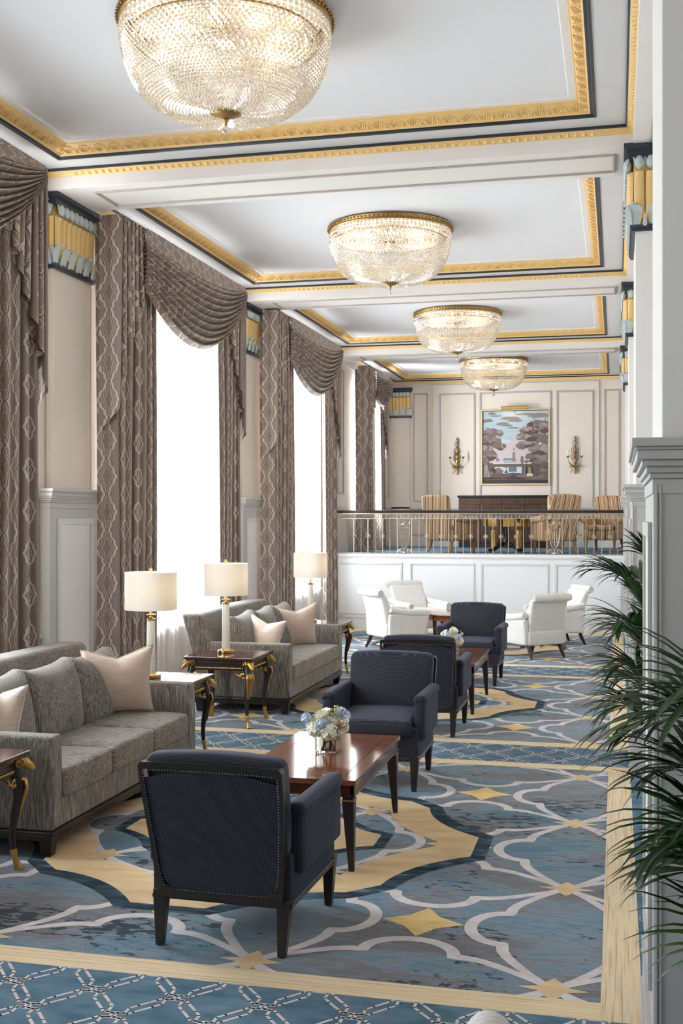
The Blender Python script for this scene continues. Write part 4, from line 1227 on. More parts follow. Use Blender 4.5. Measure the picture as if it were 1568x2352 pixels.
# ================================================================ FLOWER ARRANGEMENTS
def make_flowers():
    root = thing('flower_arrangement', 'x', 'flowers')
    rnd = random.Random(3)
    s, H = 0.064, 0.105
    m = MB(); w = 0.006
    # open glass cube with thick base
    o_ = [(-s, -s), (s, -s), (s, s), (-s, s)]; i_ = [(-s+w, -s+w), (s-w, -s+w), (s-w, s-w), (-s+w, s-w)]
    v = [(x, y, 0.001) for x, y in o_]+[(x, y, H) for x, y in o_]+[(x, y, H) for x, y in i_]+[(x, y, 0.014) for x, y in i_]
    f = [(3, 2, 1, 0), (12, 13, 14, 15)]
    for k in range(4):
        e = (k+1) % 4
        f += [(k, e, 4+e, 4+k), (4+k, 4+e, 8+e, 8+k), (8+k, 8+e, 12+e, 12+k)]
    m.add(v, f, 0); m.build('glass_vase', 'glass', root)
    m = MB()
    for k in range(9):
        a = rnd.random()*6.28; r = 0.03*rnd.random()**0.5; b = rnd.random()*6.28
        m.tube([(0.04*math.cos(b), 0.04*math.sin(b), 0.018), (r*math.cos(a), r*math.sin(a), 0.14)], 0.004, 5)
    m.build('stems', 'stem', root, smooth=180)
    def floret(m, c, n, r, mat=0):
        n = Vector(n).normalized(); q = Vector((0.2, 0.5, 0.8)); x = n.cross(q).normalized(); y = n.cross(x); ph = rnd.random()*6
        for k in range(4):
            a = ph+k*PI/2; d = x*math.cos(a)+y*math.sin(a); e = x*-math.sin(a)+y*math.cos(a)
            c0 = Vector(c)
            m.add([c0, c0+d*r*0.6+e*r*0.5+n*r*0.22, c0+d*r*1.05+n*r*0.12, c0+d*r*0.6-e*r*0.5+n*r*0.22], [(0, 1, 2, 3)], mat)
    def bloom(name, c, r, n, fr, mat, sq=0.85):
        m = MB(); m.ball(c, r*(0.86 if r > 0.04 else 0.5), 10, 7, 0, (1, 1, sq))
        for k in range(n):
            z = 1-1.75*(k+0.5)/n; a = k*2.39996+rnd.random()*0.3; q = math.sqrt(max(0, 1-z*z))
            d = Vector((q*math.cos(a), q*math.sin(a), z))
            floret(m, Vector(c)+Vector((d.x*r, d.y*r, d.z*r*sq))*((0.94+0.1*rnd.random()) if r > 0.04 else (0.75+0.5*rnd.random())), d+Vector((rnd.uniform(-.3, .3), rnd.uniform(-.3, .3), rnd.uniform(-.3, .3))), fr)
        return m.build(name, mat, root)
    for c, r in (((-0.055, -0.045, 0.145), 0.062), ((0.03, -0.065, 0.135), 0.062), ((0.06, 0.03, 0.15), 0.06), ((-0.03, 0.05, 0.15), 0.06), ((0.0, 0.0, 0.19), 0.055), ((-0.085, 0.01, 0.135), 0.05)):
        bloom('hydrangea_head', c, r, 85, 0.015, 'petal_w')
    def rose(c, ax, r, mat):
        m = MB(); ax = Vector(ax).normalized(); x = ax.cross(Vector((0.1, 0.2, 1))).normalized(); y = ax.cross(x)
        for lay_, (rr, np_, op) in enumerate(((1.0, 6, 0.75), (0.82, 5, 0.45), (0.6, 5, 0.2), (0.4, 4, 0.05), (0.22, 3, -0.1))):
            for k in range(np_):
                a0 = 2*PI*k/np_+lay_*0.6
                def fn(u, v):
                    a = a0+(u-0.5)*2*PI/np_*1.35
                    rad = r*rr*(0.35+0.65*v)*(1+op*0.2*v)-0.1*r*(2*u-1)**2*v
                    h = r*(-0.5+1.05*v*(1-0.28*op))-r*0.15*(2*u-1)**2*v
                    return tuple(Vector(c)+x*rad*math.cos(a)+y*rad*math.sin(a)+ax*h)
                m.grid(fn, 4, 3)
        return m.build('rose', mat, root, smooth=180)
    rose((-0.015, -0.045, 0.235), (-0.35, -0.4, 0.85), 0.046, 'petal_w')
    rose((0.085, -0.06, 0.165), (0.5, -0.8, 0.3), 0.042, 'petal_c')
    rose((-0.06, 0.04, 0.22), (-0.5, 0.3, 0.8), 0.04, 'petal_w')
    for c, n in (((-0.02, -0.105, 0.185), 0), ((-0.125, -0.035, 0.205), 1), ((-0.105, -0.03, 0.165), 1), ((0.075, 0.02, 0.24), 1), ((0.10, 0.03, 0.22), 1)):
        bloom('delphinium_sprig', c, 0.026, 22, 0.016, 'petal_b', 1.1)
    for c in ((0.04, -0.03, 0.255), (0.05, 0.0, 0.265), (0.12, -0.05, 0.20), (-0.07, -0.07, 0.205), (0.02, -0.11, 0.115)):
        m = MB()
        for k in range(16):
            p = Vector(c)+Vector((rnd.gauss(0, .013), rnd.gauss(0, .013), rnd.gauss(0, .014)))
            m.ball(p, 0.0055, 5, 4); m.tube([p, Vector((c[0]*0.7, c[1]*0.7, c[2]-0.05))], 0.001, 3)
        m.build('bud_spray', 'petal_g' if c[0] < 0.1 else 'petal_w', root)
    return root
fl = make_flowers(); fl.location = (-1.725, 6.80, 0.5045)
fl['label'] = 'white and pale blue bouquet in a glass cube on the nearer coffee table'; fl['group'] = 'bouquets on the coffee tables'
dup(fl, (-1.70, 11.95, 0.5045), 1.1, 'white bouquet in a glass cube on the further coffee table', 'bouquets on the coffee tables')

# ================================================================ SOFAS
def make_sofa(label, loc, ncush, L, group, seed):
    root = thing('sofa', label, 'sofa', loc, -PI/2, group)
    rnd = random.Random(seed)
    yb, yf = -0.50, 0.505
    aw = 0.14
    for sx in (-1, 1):
        for y in (yf-0.055, yb+0.06):
            m = MB(); m.frustum((sx*(L/2-0.06), y, 0), (0.06, 0.06), (sx*(L/2-0.06), y, 0.11), (0.085, 0.085)); m.build('leg', 'darkwood', root, bevel=0.004)
    m = MB(); m.box(-L/2-0.008, L/2+0.008, yb, yf+0.008, 0.125, 0.150); m.box(-L/2+0.006, L/2-0.006, yb+0.02, yf-0.006, 0.09, 0.126)
    m.build('plinth_rail', 'darkwood', root, bevel=0.006)
    m = MB(); m.rbox((0, 0.0, 0.232), (L-2*aw+0.03, yf-yb-0.012, 0.165), 0.015, 0, (8, 4, 2)); m.build('seat_frame', 'sofa', root, smooth=60)
    for sx in (-1, 1):
        def armf(p): return (p[0]-sx*0.012*max(0, p[2]/0.27)**3*(1 if p[0]*sx > 0 else -0.4), p[1], p[2])
        m = MB(); m.rbox((sx*(L/2-aw/2), 0.0, 0.42), (aw, yf-yb, 0.54), 0.022, 0, (2, 6, 6), armf); a = m.build('arm', 'sofa', root, smooth=60)
        x = sx*(L/2-0.014)
        w = MB(); w.tube([(x, yf-0.006, 0.16), (x, yf-0.006, 0.45), (x-sx*0.012, yf-0.006, 0.682), (x-sx*0.012, yb+0.03, 0.686)], 0.0055, 5); w.build('piping', 'sofa', a)
    def bk(p):
        z = p[2]+0.56
        return (p[0]*(1+0.03*(z-0.4)), p[1]*(1-0.15*(z-0.5))-0.16*max(0, (z-0.35)/0.6)**1.1, p[2]+0.02*(1 if p[2] > 0.3 else 0)*math.cos(p[0]/L*2.2))
    m = MB(); m.rbox((0, -0.355, 0.56), (L-0.02, 0.23, 0.80), 0.035, 0, (12, 2, 8), bk); m.build('backrest', 'sofa', root, smooth=180)
    n = ncush; x0, x1 = -L/2+aw+0.005, L/2-aw-0.005; w = (x1-x0)/n
    for k in range(n):
        cx_ = x0+w*(k+0.5)
        def cu(p):
            e = max(0, 1-(2*p[0]/w)**4)*max(0, 1-(p[1]/0.42)**4)
            nz = mnoise.noise(Vector((p[0]*7+k*9+seed, p[1]*7, 1.0)))*0.007+mnoise.noise(Vector((p[0]*16+k*9+seed, p[1]*16, 4.0)))*0.0035
            return (p[0], p[1]+(0.015*max(0, 1-(2*p[0]/w)**2) if p[1] > 0.3 else 0), p[2]+((0.028*e**0.5+nz) if p[2] > 0 else 0))
        m = MB(); m.rbox((cx_, 0.135, 0.385), (w-0.006, 0.745, 0.155), 0.03, 0, (14 if n > 1 else 40, 16, 2), cu); c = m.build('seat_cushion', 'sofa_seat', root, smooth=180)
        q = MB(); q.tube([(cx_-w/2+0.02+(w-0.04)*e/12, 0.500+0.015*max(0, 1-(2*e/12-1)**2), 0.455+0.012*max(0, 1-(2*e/12-1)**4)**0.5) for e in range(13)], 0.005, 5); q.build('piping', 'sofa_seat', c)
    wb = (L-2*aw)/3
    for k in range(3):
        cx_ = -L/2+aw+wb*(k+0.5)
        ang = rnd.uniform(-0.04, 0.04)
        def pc(p):
            u, v = p[0]/(wb/2), p[2]/0.235
            fl = (max(0, 1-abs(u)**3.0)*max(0, 1-abs(v)**3.0))**0.5
            th = p[1]*(0.30+0.95*fl)
            zz = p[2]+0.03*abs(u)**4*(1 if v > 0 else 0)-0.012*(1-u*u)*max(0, v)
            nz = 0.010*mnoise.noise(Vector((p[0]*6+k*5+seed, p[2]*6, 2+p[1])))
            return (p[0]*(0.97+0.03*v), th+nz-0.24*(p[2]+0.235)*0.9, zz)
        M_ = T(cx_, -0.055, 0.70) @ R(ang, 'Y')
        m = MB(); m.rbox((0, 0, 0), (wb+0.01, 0.20, 0.47), 0.05, 0, (10, 2, 10), pc, M_); m.build('back_cushion', 'sofa', root, smooth=180)
    return root
GS = 'grey sofas along the window wall'
make_sofa('nearer long grey sofa with three seat cushions, beside the nearest navy chair', (-3.625, 7.06, 0.003), 3, 2.28, GS, 5)
make_sofa('further grey sofa with one long bench seat, behind the lamp with the brass foot', (-3.625, 11.865, 0.003), 1, 2.22, GS, 11)

def pillow(loc, size, nrm, tilt, roll, label, dent=0.10, seed=0):
    s = size/2
    root = thing('throw_pillow', label, 'pillow', (loc[0], loc[1], loc[2]), 0, 'blush throw pillows on the grey sofas')
    yaw = math.atan2(nrm[1], nrm[0])
    M_ = R(yaw-PI/2, 'Z') @ R(tilt, 'X') @ R(roll, 'Y')
    m = MB()
    for sg in (1, -1):
        def fn(a, b):
            u, v = 2*a-1, 2*b-1
            x = u*(1-0.13*(1-v*v)); z = v*(1-0.13*(1-u*u))
            z -= dent*max(0, v)**1.5*max(0, 1-abs(u)*1.15)**1.3*1.6
            th = 0.40*(max(0, 1-u**2)*max(0, 1-v**2))**0.42*(1-0.35*max(0, v)*max(0, 1-abs(u)*1.3))
            w = 0.025*mnoise.noise(Vector((u*2.2+seed, v*2.2, sg)))*(1-u*u)*(1-v*v)
            w += 0.012*mnoise.noise(Vector((u*7+seed, v*3, sg*2)))*(abs(u)+abs(v))*0.5*(1-u*u)*(1-v*v)*2
            return (x*s, sg*(th*0.82+w)*s, z*s)
        m.grid(fn, 30, 30, 0, M_)
        if sg < 0:
            n = len(m.f)
            for k in range(n//2, n): m.f[k] = m.f[k][::-1]
    m.build('cover', 'pillow', root, weld=0.0015, smooth=180)
    q = MB(); pts = []
    for e in range(4):
        for k in range(12):
            t_ = 2*k/12-1
            u, v = ((t_, -1), (1, t_), (-t_, 1), (-1, -t_))[e]
            x = u*(1-0.13*(1-v*v)); z = v*(1-0.13*(1-u*u)); z -= dent*max(0, v)**1.5*max(0, 1-abs(u)*1.15)**1.3*1.6
            pts.append(M_ @ Vector((x*s, 0, z*s)))
    q.tube(pts, 0.004, 5, closed=True); q.build('seam_piping', 'pillow', root, smooth=180)
    return root
pillow((-3.57, 7.78, 0.735), 0.53, (0.55, -0.84), -0.22, 0.05, 'large blush silk pillow at the far end of the nearer sofa', 0.13, 1)
pillow((-3.71, 6.27, 0.68), 0.49, (0.25, 0.97), -0.28, -0.05, 'blush silk pillow cut by the frame edge on the nearer sofa', 0.08, 4)
pillow((-3.52, 11.20, 0.70), 0.44, (0.22, 0.97), -0.30, 0.12, 'small blush silk pillow behind the near arm of the further sofa', 0.12, 7)
pillow((-3.55, 12.50, 0.70), 0.53, (0.62, -0.78), -0.26, 0.10, 'large blush silk pillow at the far end of the further sofa', 0.13, 9)

# ================================================================ END TABLES WITH GILT RAM HEADS
def make_endtable():
    root = thing('end_table', 'x', 'end table')
    A = 0.335
    m = MB(); m.box(-A, A, -A, A, 0.630, 0.650); m.box(-A+0.012, A-0.012, -A+0.012, A-0.012, 0.618, 0.632); m.build('tabletop', 'endtop', root, bevel=0.006)
    m = MB(); B = 0.285
    for q in ((-B, B, -B, -B+0.02), (-B, B, B-0.02, B), (-B, -B+0.02, -B, B), (B-0.02, B, -B, B)): m.box(*q, 0.525, 0.62)
    ap = m.build('apron', 'darkwood', root, bevel=0.003)
    m = MB()
    for sx, ax in ((-1, 0), (1, 0), (-1, 1), (1, 1)):
        for k in range(34):
            t_ = -0.225+0.45*k/33
            for z, r in ((0.548, 0.0072), (0.600, 0.0035)):
                p = (t_, sx*(B+0.003), z) if ax else (sx*(B+0.003), t_, z)
                m.ball(p, r, 6, 4)
    m.build('gilt_bead_trim', 'gilt', ap)['kind'] = 'stuff'
    for sx in (-1, 1):
        for sy in (-1, 1):
            d = Vector((sx, sy, 0)).normalized(); c = Vector((sx*0.270, sy*0.270, 0))
            P = [(0.60, -0.01, 0.030), (0.52, 0.004, 0.034), (0.46, 0.024, 0.036), (0.40, 0.024, 0.031), (0.33, 0.008, 0.025), (0.25, -0.008, 0.020), (0.17, -0.012, 0.017), (0.11, -0.006, 0.016)]
            m = MB(); m.tube([c+d*o+Vector((0, 0, z)) for z, o, r in P], [r for z, o, r in P], 10); l = m.build('leg', 'darkwood', root, smooth=60)
            F = [(0.115, -0.006, 0.017), (0.10, -0.004, 0.021), (0.085, 0.0, 0.019), (0.07, 0.002, 0.014), (0.045, 0.008, 0.017), (0.015, 0.018, 0.023), (0.0, 0.024, 0.026)]
            m = MB(); m.tube([c+d*o+Vector((0, 0, z)) for z, o, r in F], [r for z, o, r in F], 10); m.build('hoof_foot', 'gilt', l, smooth=50)
            # ram head facing out along the diagonal, with curled horns
            m = MB(); h0 = c+d*0.018+Vector((0, 0, 0.585))
            m.tube([h0+d*-0.02+Vector((0, 0, 0.005)), h0+d*0.012+Vector((0, 0, 0.012)), h0+d*0.045+Vector((0, 0, -0.004)), h0+d*0.075+Vector((0, 0, -0.030)), h0+d*0.088+Vector((0, 0, -0.044))], [0.026, 0.034, 0.030, 0.020, 0.013], 10)
            nn = Vector((-d.y, d.x, 0))
            for s_ in (-1, 1):
                cc = h0+nn*(s_*0.034)+d*-0.004+Vector((0, 0, 0.004))
                m.tube([cc+(d*math.cos(a)+Vector((0, 0, math.sin(a))))*(0.029-0.0026*a)+nn*(s_*0.0024*a) for a in [0.55*q for q in range(15)]], [0.0085-0.00028*q for q in range(15)], 6)
                m.ball(h0+d*0.038+nn*(s_*0.025)+Vector((0, 0, 0.012)), 0.006, 5, 4)
            m.build('ram_head', 'gilt', l, smooth=60)
            m = MB()
            for k, off in enumerate((-0.5, 0, 0.5)):
                nd = (d+nn*off).normalized()
                m.tube([c+nd*0.030+Vector((0, 0, 0.50)), c+nd*0.058+Vector((0, 0, 0.49)), c+nd*0.066+Vector((0, 0, 0.455)), c+nd*0.052+Vector((0, 0, 0.40)), c+nd*0.036+Vector((0, 0, 0.34)), c+nd*0.022+Vector((0, 0, 0.27))], [0.010, 0.014, 0.015, 0.012, 0.008, 0.003], 6)
            for s_ in (-1, 1):
                ax_ = Vector((-sx, 0, 0)) if s_ > 0 else Vector((0, -sy, 0))
                cc = c+ax_*0.05+d*0.022+Vector((0, 0, 0.475))
                m.tube([cc+(ax_*math.cos(a)+Vector((0, 0, math.sin(a))))*(0.030-0.0032*a) for a in [0.5*q for q in range(14)]], [0.008]*14, 5)
                m.tube([cc+ax_*0.025+Vector((0, 0, 0.0)), cc+ax_*0.05+Vector((0, 0, 0.012)), cc+ax_*0.072+Vector((0, 0, 0.022))], [0.009, 0.007, 0.009], 5)
            for k in range(5):
                z = 0.42-0.035*k
                m.ball(c+d*(0.045-0.006*k)+Vector((0, 0, z)), 0.012-0.0012*k, 6, 4, sc=(1, 1, 1.5))
            m.build('acanthus_scroll', 'gilt', l, smooth=60)
    return root
et = make_endtable()
ET = [((-3.50, 5.43), 'ebonised end table cut by the frame edge, nearest of all'), ((-3.56, 8.57), 'end table with a bright reflecting top, at the far arm of the nearer sofa'),
      ((-3.57, 10.265), 'end table seen whole, carrying the lamp with the visible brass foot'), ((-3.53, 13.51), 'end table at the far arm of the further sofa, under the furthest lamp')]
for k, ((x, y), l) in enumerate(ET):
    if k == 0: et.location = (x, y, 0.003); et['label'] = l; et['group'] = 'end tables with gilt ram heads'
    else: dup(et, (x, y, 0.003), 0, l, 'end tables with gilt ram heads')

# ================================================================ TABLE LAMPS
def make_lamp():
    root = thing('table_lamp', 'x', 'lamp')
    m = MB(); m.lathe([(0.078, 0.0), (0.080, 0.004), (0.080, 0.026), (0.076, 0.030), (0.05, 0.032), (0.045, 0.040)], 40); m.build('base', 'brass', root, smooth=40)
    m = MB(); m.lathe([(0.040, 0.040), (0.0405, 0.06), (0.0315, 0.455), (0.031, 0.462)], 32); m.build('column', 'porcelain', root, smooth=40)
    m = MB(); m.lathe([(0.034, 0.460), (0.036, 0.464), (0.036, 0.474), (0.024, 0.478), (0.011, 0.484), (0.010, 0.498), (0.040, 0.502), (0.042, 0.507), (0.040, 0.511), (0.012, 0.514), (0.010, 0.56), (0.016, 0.562), (0.016, 0.60), (0.01, 0.61)], 28); m.build('neck', 'brass', root, smooth=40)
    m = MB(); m.lathe([(0.2065, 0.548), (0.2085, 0.548), (0.2085, 0.848), (0.2065, 0.848)], 64, cap=False); m.lathe([(0.2065, 0.848), (0.2065, 0.548)], 64, cap=False)
    sh = m.build('lamp_shade', 'shade', root, smooth=60)
    m = MB()
    for k in range(3):
        a = 2*PI*k/3+0.3
        m.tube([(0.015*math.cos(a), 0.015*math.sin(a), 0.832), (0.206*math.cos(a), 0.206*math.sin(a), 0.84)], 0.0018, 4)
    m.tube([(0.010, 0, 0.60), (0.055, 0, 0.66), (0.055, 0, 0.76), (0.0, 0, 0.838)], 0.002, 4); m.tube([(-0.010, 0, 0.60), (-0.055, 0, 0.66), (-0.055, 0, 0.76), (0.0, 0, 0.838)], 0.002, 4)
    m.build('harp', 'brass', root)
    m = MB(); m.lathe([(0.004, 0.832), (0.008, 0.845), (0.008, 0.854), (0.005, 0.858), (0.013, 0.866), (0.014, 0.874), (0.006, 0.884), (0.002, 0.886)], 16); m.build('finial', 'brass', root, smooth=50)
    m = MB(); m.ball((0, 0, 0.66), 0.030, 12, 8, sc=(1, 1, 1.25)); m.build('bulb', 'bulb', root, smooth=180)
    d = bpy.data.lights.new('lamp_glow', 'POINT'); d.energy = LAMP_W; d.color = (1.0, 0.74, 0.42); d.shadow_soft_size = 0.04
    o = bpy.data.objects.new('lamp_light', d); COL.objects.link(o); o.parent = root; o.location = (0.06, 0.0, 0.72)
    return root
lp = make_lamp()
for k, ((x, y), l) in enumerate([((-3.64, 8.56), 'ivory column lamp whose foot is hidden behind the large pillow'), ((-3.615, 10.30), 'ivory column lamp showing its round brass foot on the end table'), ((-3.66, 13.55), 'furthest ivory column lamp, beyond the further sofa')]):
    if k == 0: lp.location = (x, y, 0.654); lp['label'] = l; lp['group'] = 'drum shade table lamps'
    else: dup(lp, (x, y, 0.654), 0, l, 'drum shade table lamps')

# ================================================================ WHITE SCROLL BACK ARMCHAIRS
def make_white():
    root = thing('tub_armchair', 'x', 'armchair')
    for sx in (-1, 1):
        m = MB(); m.frustum((sx*0.285, 0.335, 0), (0.032, 0.032), (sx*0.285, 0.33, 0.205), (0.06, 0.06)); m.build('leg', 'mahog_edge', root, bevel=0.004)
        m = MB(); m.tube([(sx*0.265, -0.285, 0.21), (sx*0.27, -0.315, 0.12), (sx*0.285, -0.375, 0.0)], [0.034, 0.028, 0.018], 8); m.build('leg', 'mahog_edge', root, smooth=60)
    yb = lambda z: -0.315-0.14*max(0, (z-0.2)/0.65)**1.3
    m = MB(); m.rbox((0, 0.0, 0.28), (0.62, 0.70, 0.20), 0.03, 0, (4, 4, 2)); m.build('seat_base', 'whitechair', root, smooth=60)
    def crown(p):
        e = max(0, 1-(p[0]/0.27)**2)*max(0, 1-(p[1]/0.33)**2)
        return (p[0], p[1], p[2]+(0.03*e**0.6 if p[2] > 0 else 0))
    m = MB(); m.rbox((0, 0.07, 0.41), (0.53, 0.62, 0.11), 0.04, 0, (6, 6, 1), crown); m.build('seat_cushion', 'whitechair', root, smooth=180)
    def bk(p):
        z = p[2]+0.51
        return (p[0]*(1+0.06*(z-0.5))*(1-0.10*max(0, 0.45-z)), (p[1]+0.075)*(1-0.55*max(0, (z-0.55)/0.3))+yb(z), p[2])
    m = MB(); m.rbox((0, 0, 0.51), (0.60, 0.15, 0.64), 0.04, 0, (6, 2, 10), bk); m.build('backrest', 'whitechair', root, smooth=180)
    m = MB(); yc, zc_ = yb(0.84)-0.005, 0.838
    n = 9
    m.tube([(-0.315+0.63*k/n, yc, zc_) for k in range(n+1)], [0.048]+[0.060]*(n-1)+[0.048], 18)
    rl = m.build('back_roll', 'whitechair', root, smooth=50)
    q = MB()
    for sx in (-1, 1):
        q.tube([(sx*0.318, yc+0.045*math.cos(a)*(1-a/15), zc_+0.045*math.sin(a)*(1-a/15)) for a in [0.5*e for e in range(22)]], 0.006, 5)
    q.build('scroll_pleats', 'whitechair', rl, smooth=180)
    for sx in (-1, 1):
        def am(p):
            z = p[2]+0.36
            return (p[0]+sx*0.02*max(0, (z-0.35)/0.2), p[1]-(0.05*max(0, (0.45-z)/0.2) if p[1] > 0.2 else 0), p[2])
        m = MB(); m.rbox((sx*0.325, 0.0, 0.36), (0.085, 0.66, 0.35), 0.03, 0, (2, 6, 5), am); a = m.build('arm', 'whitechair', root, smooth=60)
        m = MB()
        pts = [(sx*0.352, -0.32, 0.60), (sx*0.354, -0.15, 0.563), (sx*0.356, 0.05, 0.545), (sx*0.354, 0.22, 0.543), (sx*0.350, 0.34, 0.535)]
        m.tube(pts, [0.045, 0.050, 0.052, 0.053, 0.044], 16); m.build('arm_roll', 'whitechair', a, smooth=60)
    return root
wh = make_white()
WH = [((-3.16, 16.62), -0.86, 'white scroll back armchair showing its back and side, nearest the windows'),
      ((-3.08, 18.05), -2.42, 'white scroll back armchair facing us, against the balcony wall'),
      ((-1.17, 16.15), 0.74, 'white scroll back armchair turned away, beside the furthest navy chair'),
      ((-0.93, 17.78), 2.05, 'white scroll back armchair mostly hidden, behind the one turned away'),
      ((-0.722, 2.145), PI/2, 'pale scroll back chair, only its top corner peeping in at the bottom edge')]
for k, ((x, y), r, l) in enumerate(WH):
    if k == 0:
        wh.location = (x, y, 0.003); wh.rotation_euler.z = r; wh['label'] = l; wh['group'] = 'white scroll back armchairs'
    else: dup(wh, (x, y, 0.003), r, l, 'white scroll back armchairs')

root = thing('round_table', 'low round rosewood table between the white armchairs', 'table', (-2.24, 17.15, 0.003))
m = MB(); m.lathe([(0.0, 0.478), (0.61, 0.478), (0.625, 0.484), (0.628, 0.492), (0.62, 0.50), (0.0, 0.502)], 64, cap=False); m.build('tabletop', 'mahog', root, smooth=30)
m = MB(); m.lathe([(0.57, 0.478), (0.57, 0.405), (0.55, 0.405), (0.55, 0.478)], 48, cap=False); m.build('apron', streak('red_rosewood', [(0.3, (0.16, 0.045, 0.02)), (0.7, (0.28, 0.09, 0.04))], (6, 6, 2), 3, 4, 0.25), root, smooth=40)
for k in range(4):
    a = PI/4+k*PI/2
    m = MB(); m.frustum((0.53*math.cos(a), 0.53*math.sin(a), 0), (0.035, 0.035), (0.545*math.cos(a), 0.545*math.sin(a), 0.47), (0.06, 0.06)); m.build('leg', 'mahog_edge', root, bevel=0.003)

# ================================================================ BALCONY RAILING
root = thing('balcony_railing', 'wrought iron railing with urn panels and dark handrail along the balcony', 'railing', (0, 19.50, HB+0.014))
RX0, RX1 = -4.80, 0.135
z0 = -(HB+0.014)
m = MB()
m.prism([(-0.042, 2.006+z0), (0.042, 2.006+z0), (0.047, 2.022+z0), (0.036, 2.050+z0), (0.0, 2.058+z0), (-0.036, 2.050+z0), (-0.047, 2.022+z0)], RX0, RX1, 'x'); m.build('handrail', 'railwood', root, bevel=0.004)
m = MB(); m.box(RX0, RX1, -0.014, 0.014, 1.992+z0, 2.006+z0); m.box(RX0, RX1, -0.010, 0.010, 1.905+z0, 1.915+z0); m.box(RX0, RX1, -0.012, 0.012, 0.0, 0.012); m.build('rail_bars', 'iron', root)
m = MB(); x = RX0+0.05
while x < RX1-0.04:
    for sg in (-1, 1):
        m.tube([(x+sg*0.024*math.cos(a)*1.0, 0, 1.954+z0+0.036*math.sin(a)) for a in [-2.2+4.4*q/10 for q in range(11)]], 0.0045, 5)
    m.tube([(x-0.034, 0, 1.99+z0), (x-0.010, 0, 1.956+z0), (x-0.034, 0, 1.917+z0)], 0.004, 4)
    m.ball((x, 0, 1.954+z0), 0.010, 6, 4)
    x += 0.066
m.build('scroll_frieze', 'iron', root)
TW = [-4.612, -4.353, -4.089, -3.839, -3.326, -3.071, -2.815, -2.560, -2.305, -2.052, -1.792, -1.536, -1.279, -0.768, -0.506, -0.248, 0.010]
RO = [-4.481, -4.228, -3.965, -3.198, -2.941, -2.688, -2.432, -2.179, -1.920, -1.661, -1.409, -0.637, -0.375, -0.114]
for x in TW:
    m = MB(); n = 46; v = []; f = []
    for k in range(n+1):
        z = 0.01+(1.905+z0-0.01)*k/n; a = k*0.62
        for q in range(4):
            v.append((x+0.0095*math.cos(a+q*PI/2), 0.0095*math.sin(a+q*PI/2), z))
    for k in range(n):
        for q in range(4): f.append((4*k+q, 4*k+(q+1) % 4, 4*k+4+(q+1) % 4, 4*k+4+q))
    m.add(v, f, 0); m.build('twisted_baluster', 'iron', root)
for x in RO:
    m = MB(); m.box(x-0.0065, x+0.0065, -0.0065, 0.0065, 0.01, 1.905+z0)
    b = m.build('rosette_baluster', 'iron', root)
    m = MB(); zc_ = 1.605+z0
    m.tube([(x+0.030*math.cos(2*PI*k/20), 0, zc_+0.030*math.sin(2*PI*k/20)) for k in range(20)], 0.0065, 5, closed=True)
    m.ball((x, 0, zc_), 0.017, 8, 6, sc=(1, 0.8, 1))
    for k in range(6): m.ball((x+0.015*math.cos(k*PI/3), -0.010, zc_+0.015*math.sin(k*PI/3)), 0.007, 5, 4)
    m.build('rosette', 'iron', b)
for (xa, xb) in ((-3.707, -3.453), (-1.150, -0.893)):
    m = MB(); c = (xa+xb)/2; t = 0.0075
    for x in (xa, xb): m.box(x-t, x+t, -t, t, 0.01, 1.905+z0)
    Z = lambda v: v+z0
    def W_(pts, r=0.006): m.tube([(c+x, 0, Z(z)) for x, z in pts], r, 5)
    # urn: bowl outline, neck, lid, ribs, foot and scrolls
    for s in (-1, 1):
        W_([(s*0.095, 1.745), (s*0.092, 1.66), (s*0.082, 1.58), (s*0.062, 1.49), (s*0.035, 1.43), (s*0.012, 1.405)], 0.0075)
        W_([(s*0.095, 1.745), (s*0.07, 1.735), (s*0.03, 1.75), (s*0.0, 1.745)])
        W_([(s*0.040, 1.69), (s*0.036, 1.50)], 0.005)
        W_([(s*0.03, 1.755), (s*0.05, 1.80), (s*0.025, 1.815)])
        W_([(s*(0.105+0.018*math.cos(a)), 1.835+0.03*math.sin(a)) for a in [0.5*q for q in range(12)]], 0.005)
        W_([(s*0.09, 1.82), (s*0.06, 1.81)])
        W_([(s*(0.07+0.036*(1-q/16)*math.cos(0.55*q)), 1.345+0.036*(1-q/16)*math.sin(0.55*q)) for q in range(13)], 0.006)
        W_([(s*0.02, 1.395), (s*0.05, 1.40), (s*0.10, 1.375), (s*0.115, 1.33)])
    W_([(0, 1.69), (0, 1.44)], 0.005); W_([(-0.095, 1.69), (0.095, 1.69)], 0.006); W_([(-0.068, 1.50), (0.068, 1.50)], 0.005)
    m.lathe([(0.075, 0), (0.07, 0.012), (0.03, 0.03), (0.018, 0.055), (0.008, 0.075), (0.012, 0.085), (0.002, 0.1)], 14, 0, T(c, 0, Z(1.80)))
    m.lathe([(0.045, 0), (0.04, 0.02), (0.012, 0.045), (0.02, 0.07), (0.008, 0.09)], 12, 0, T(c, 0, Z(1.315)))
    m.ball((c, 0, Z(1.765)), 0.016, 8, 6)
    m.build('urn_panel', 'iron', root)

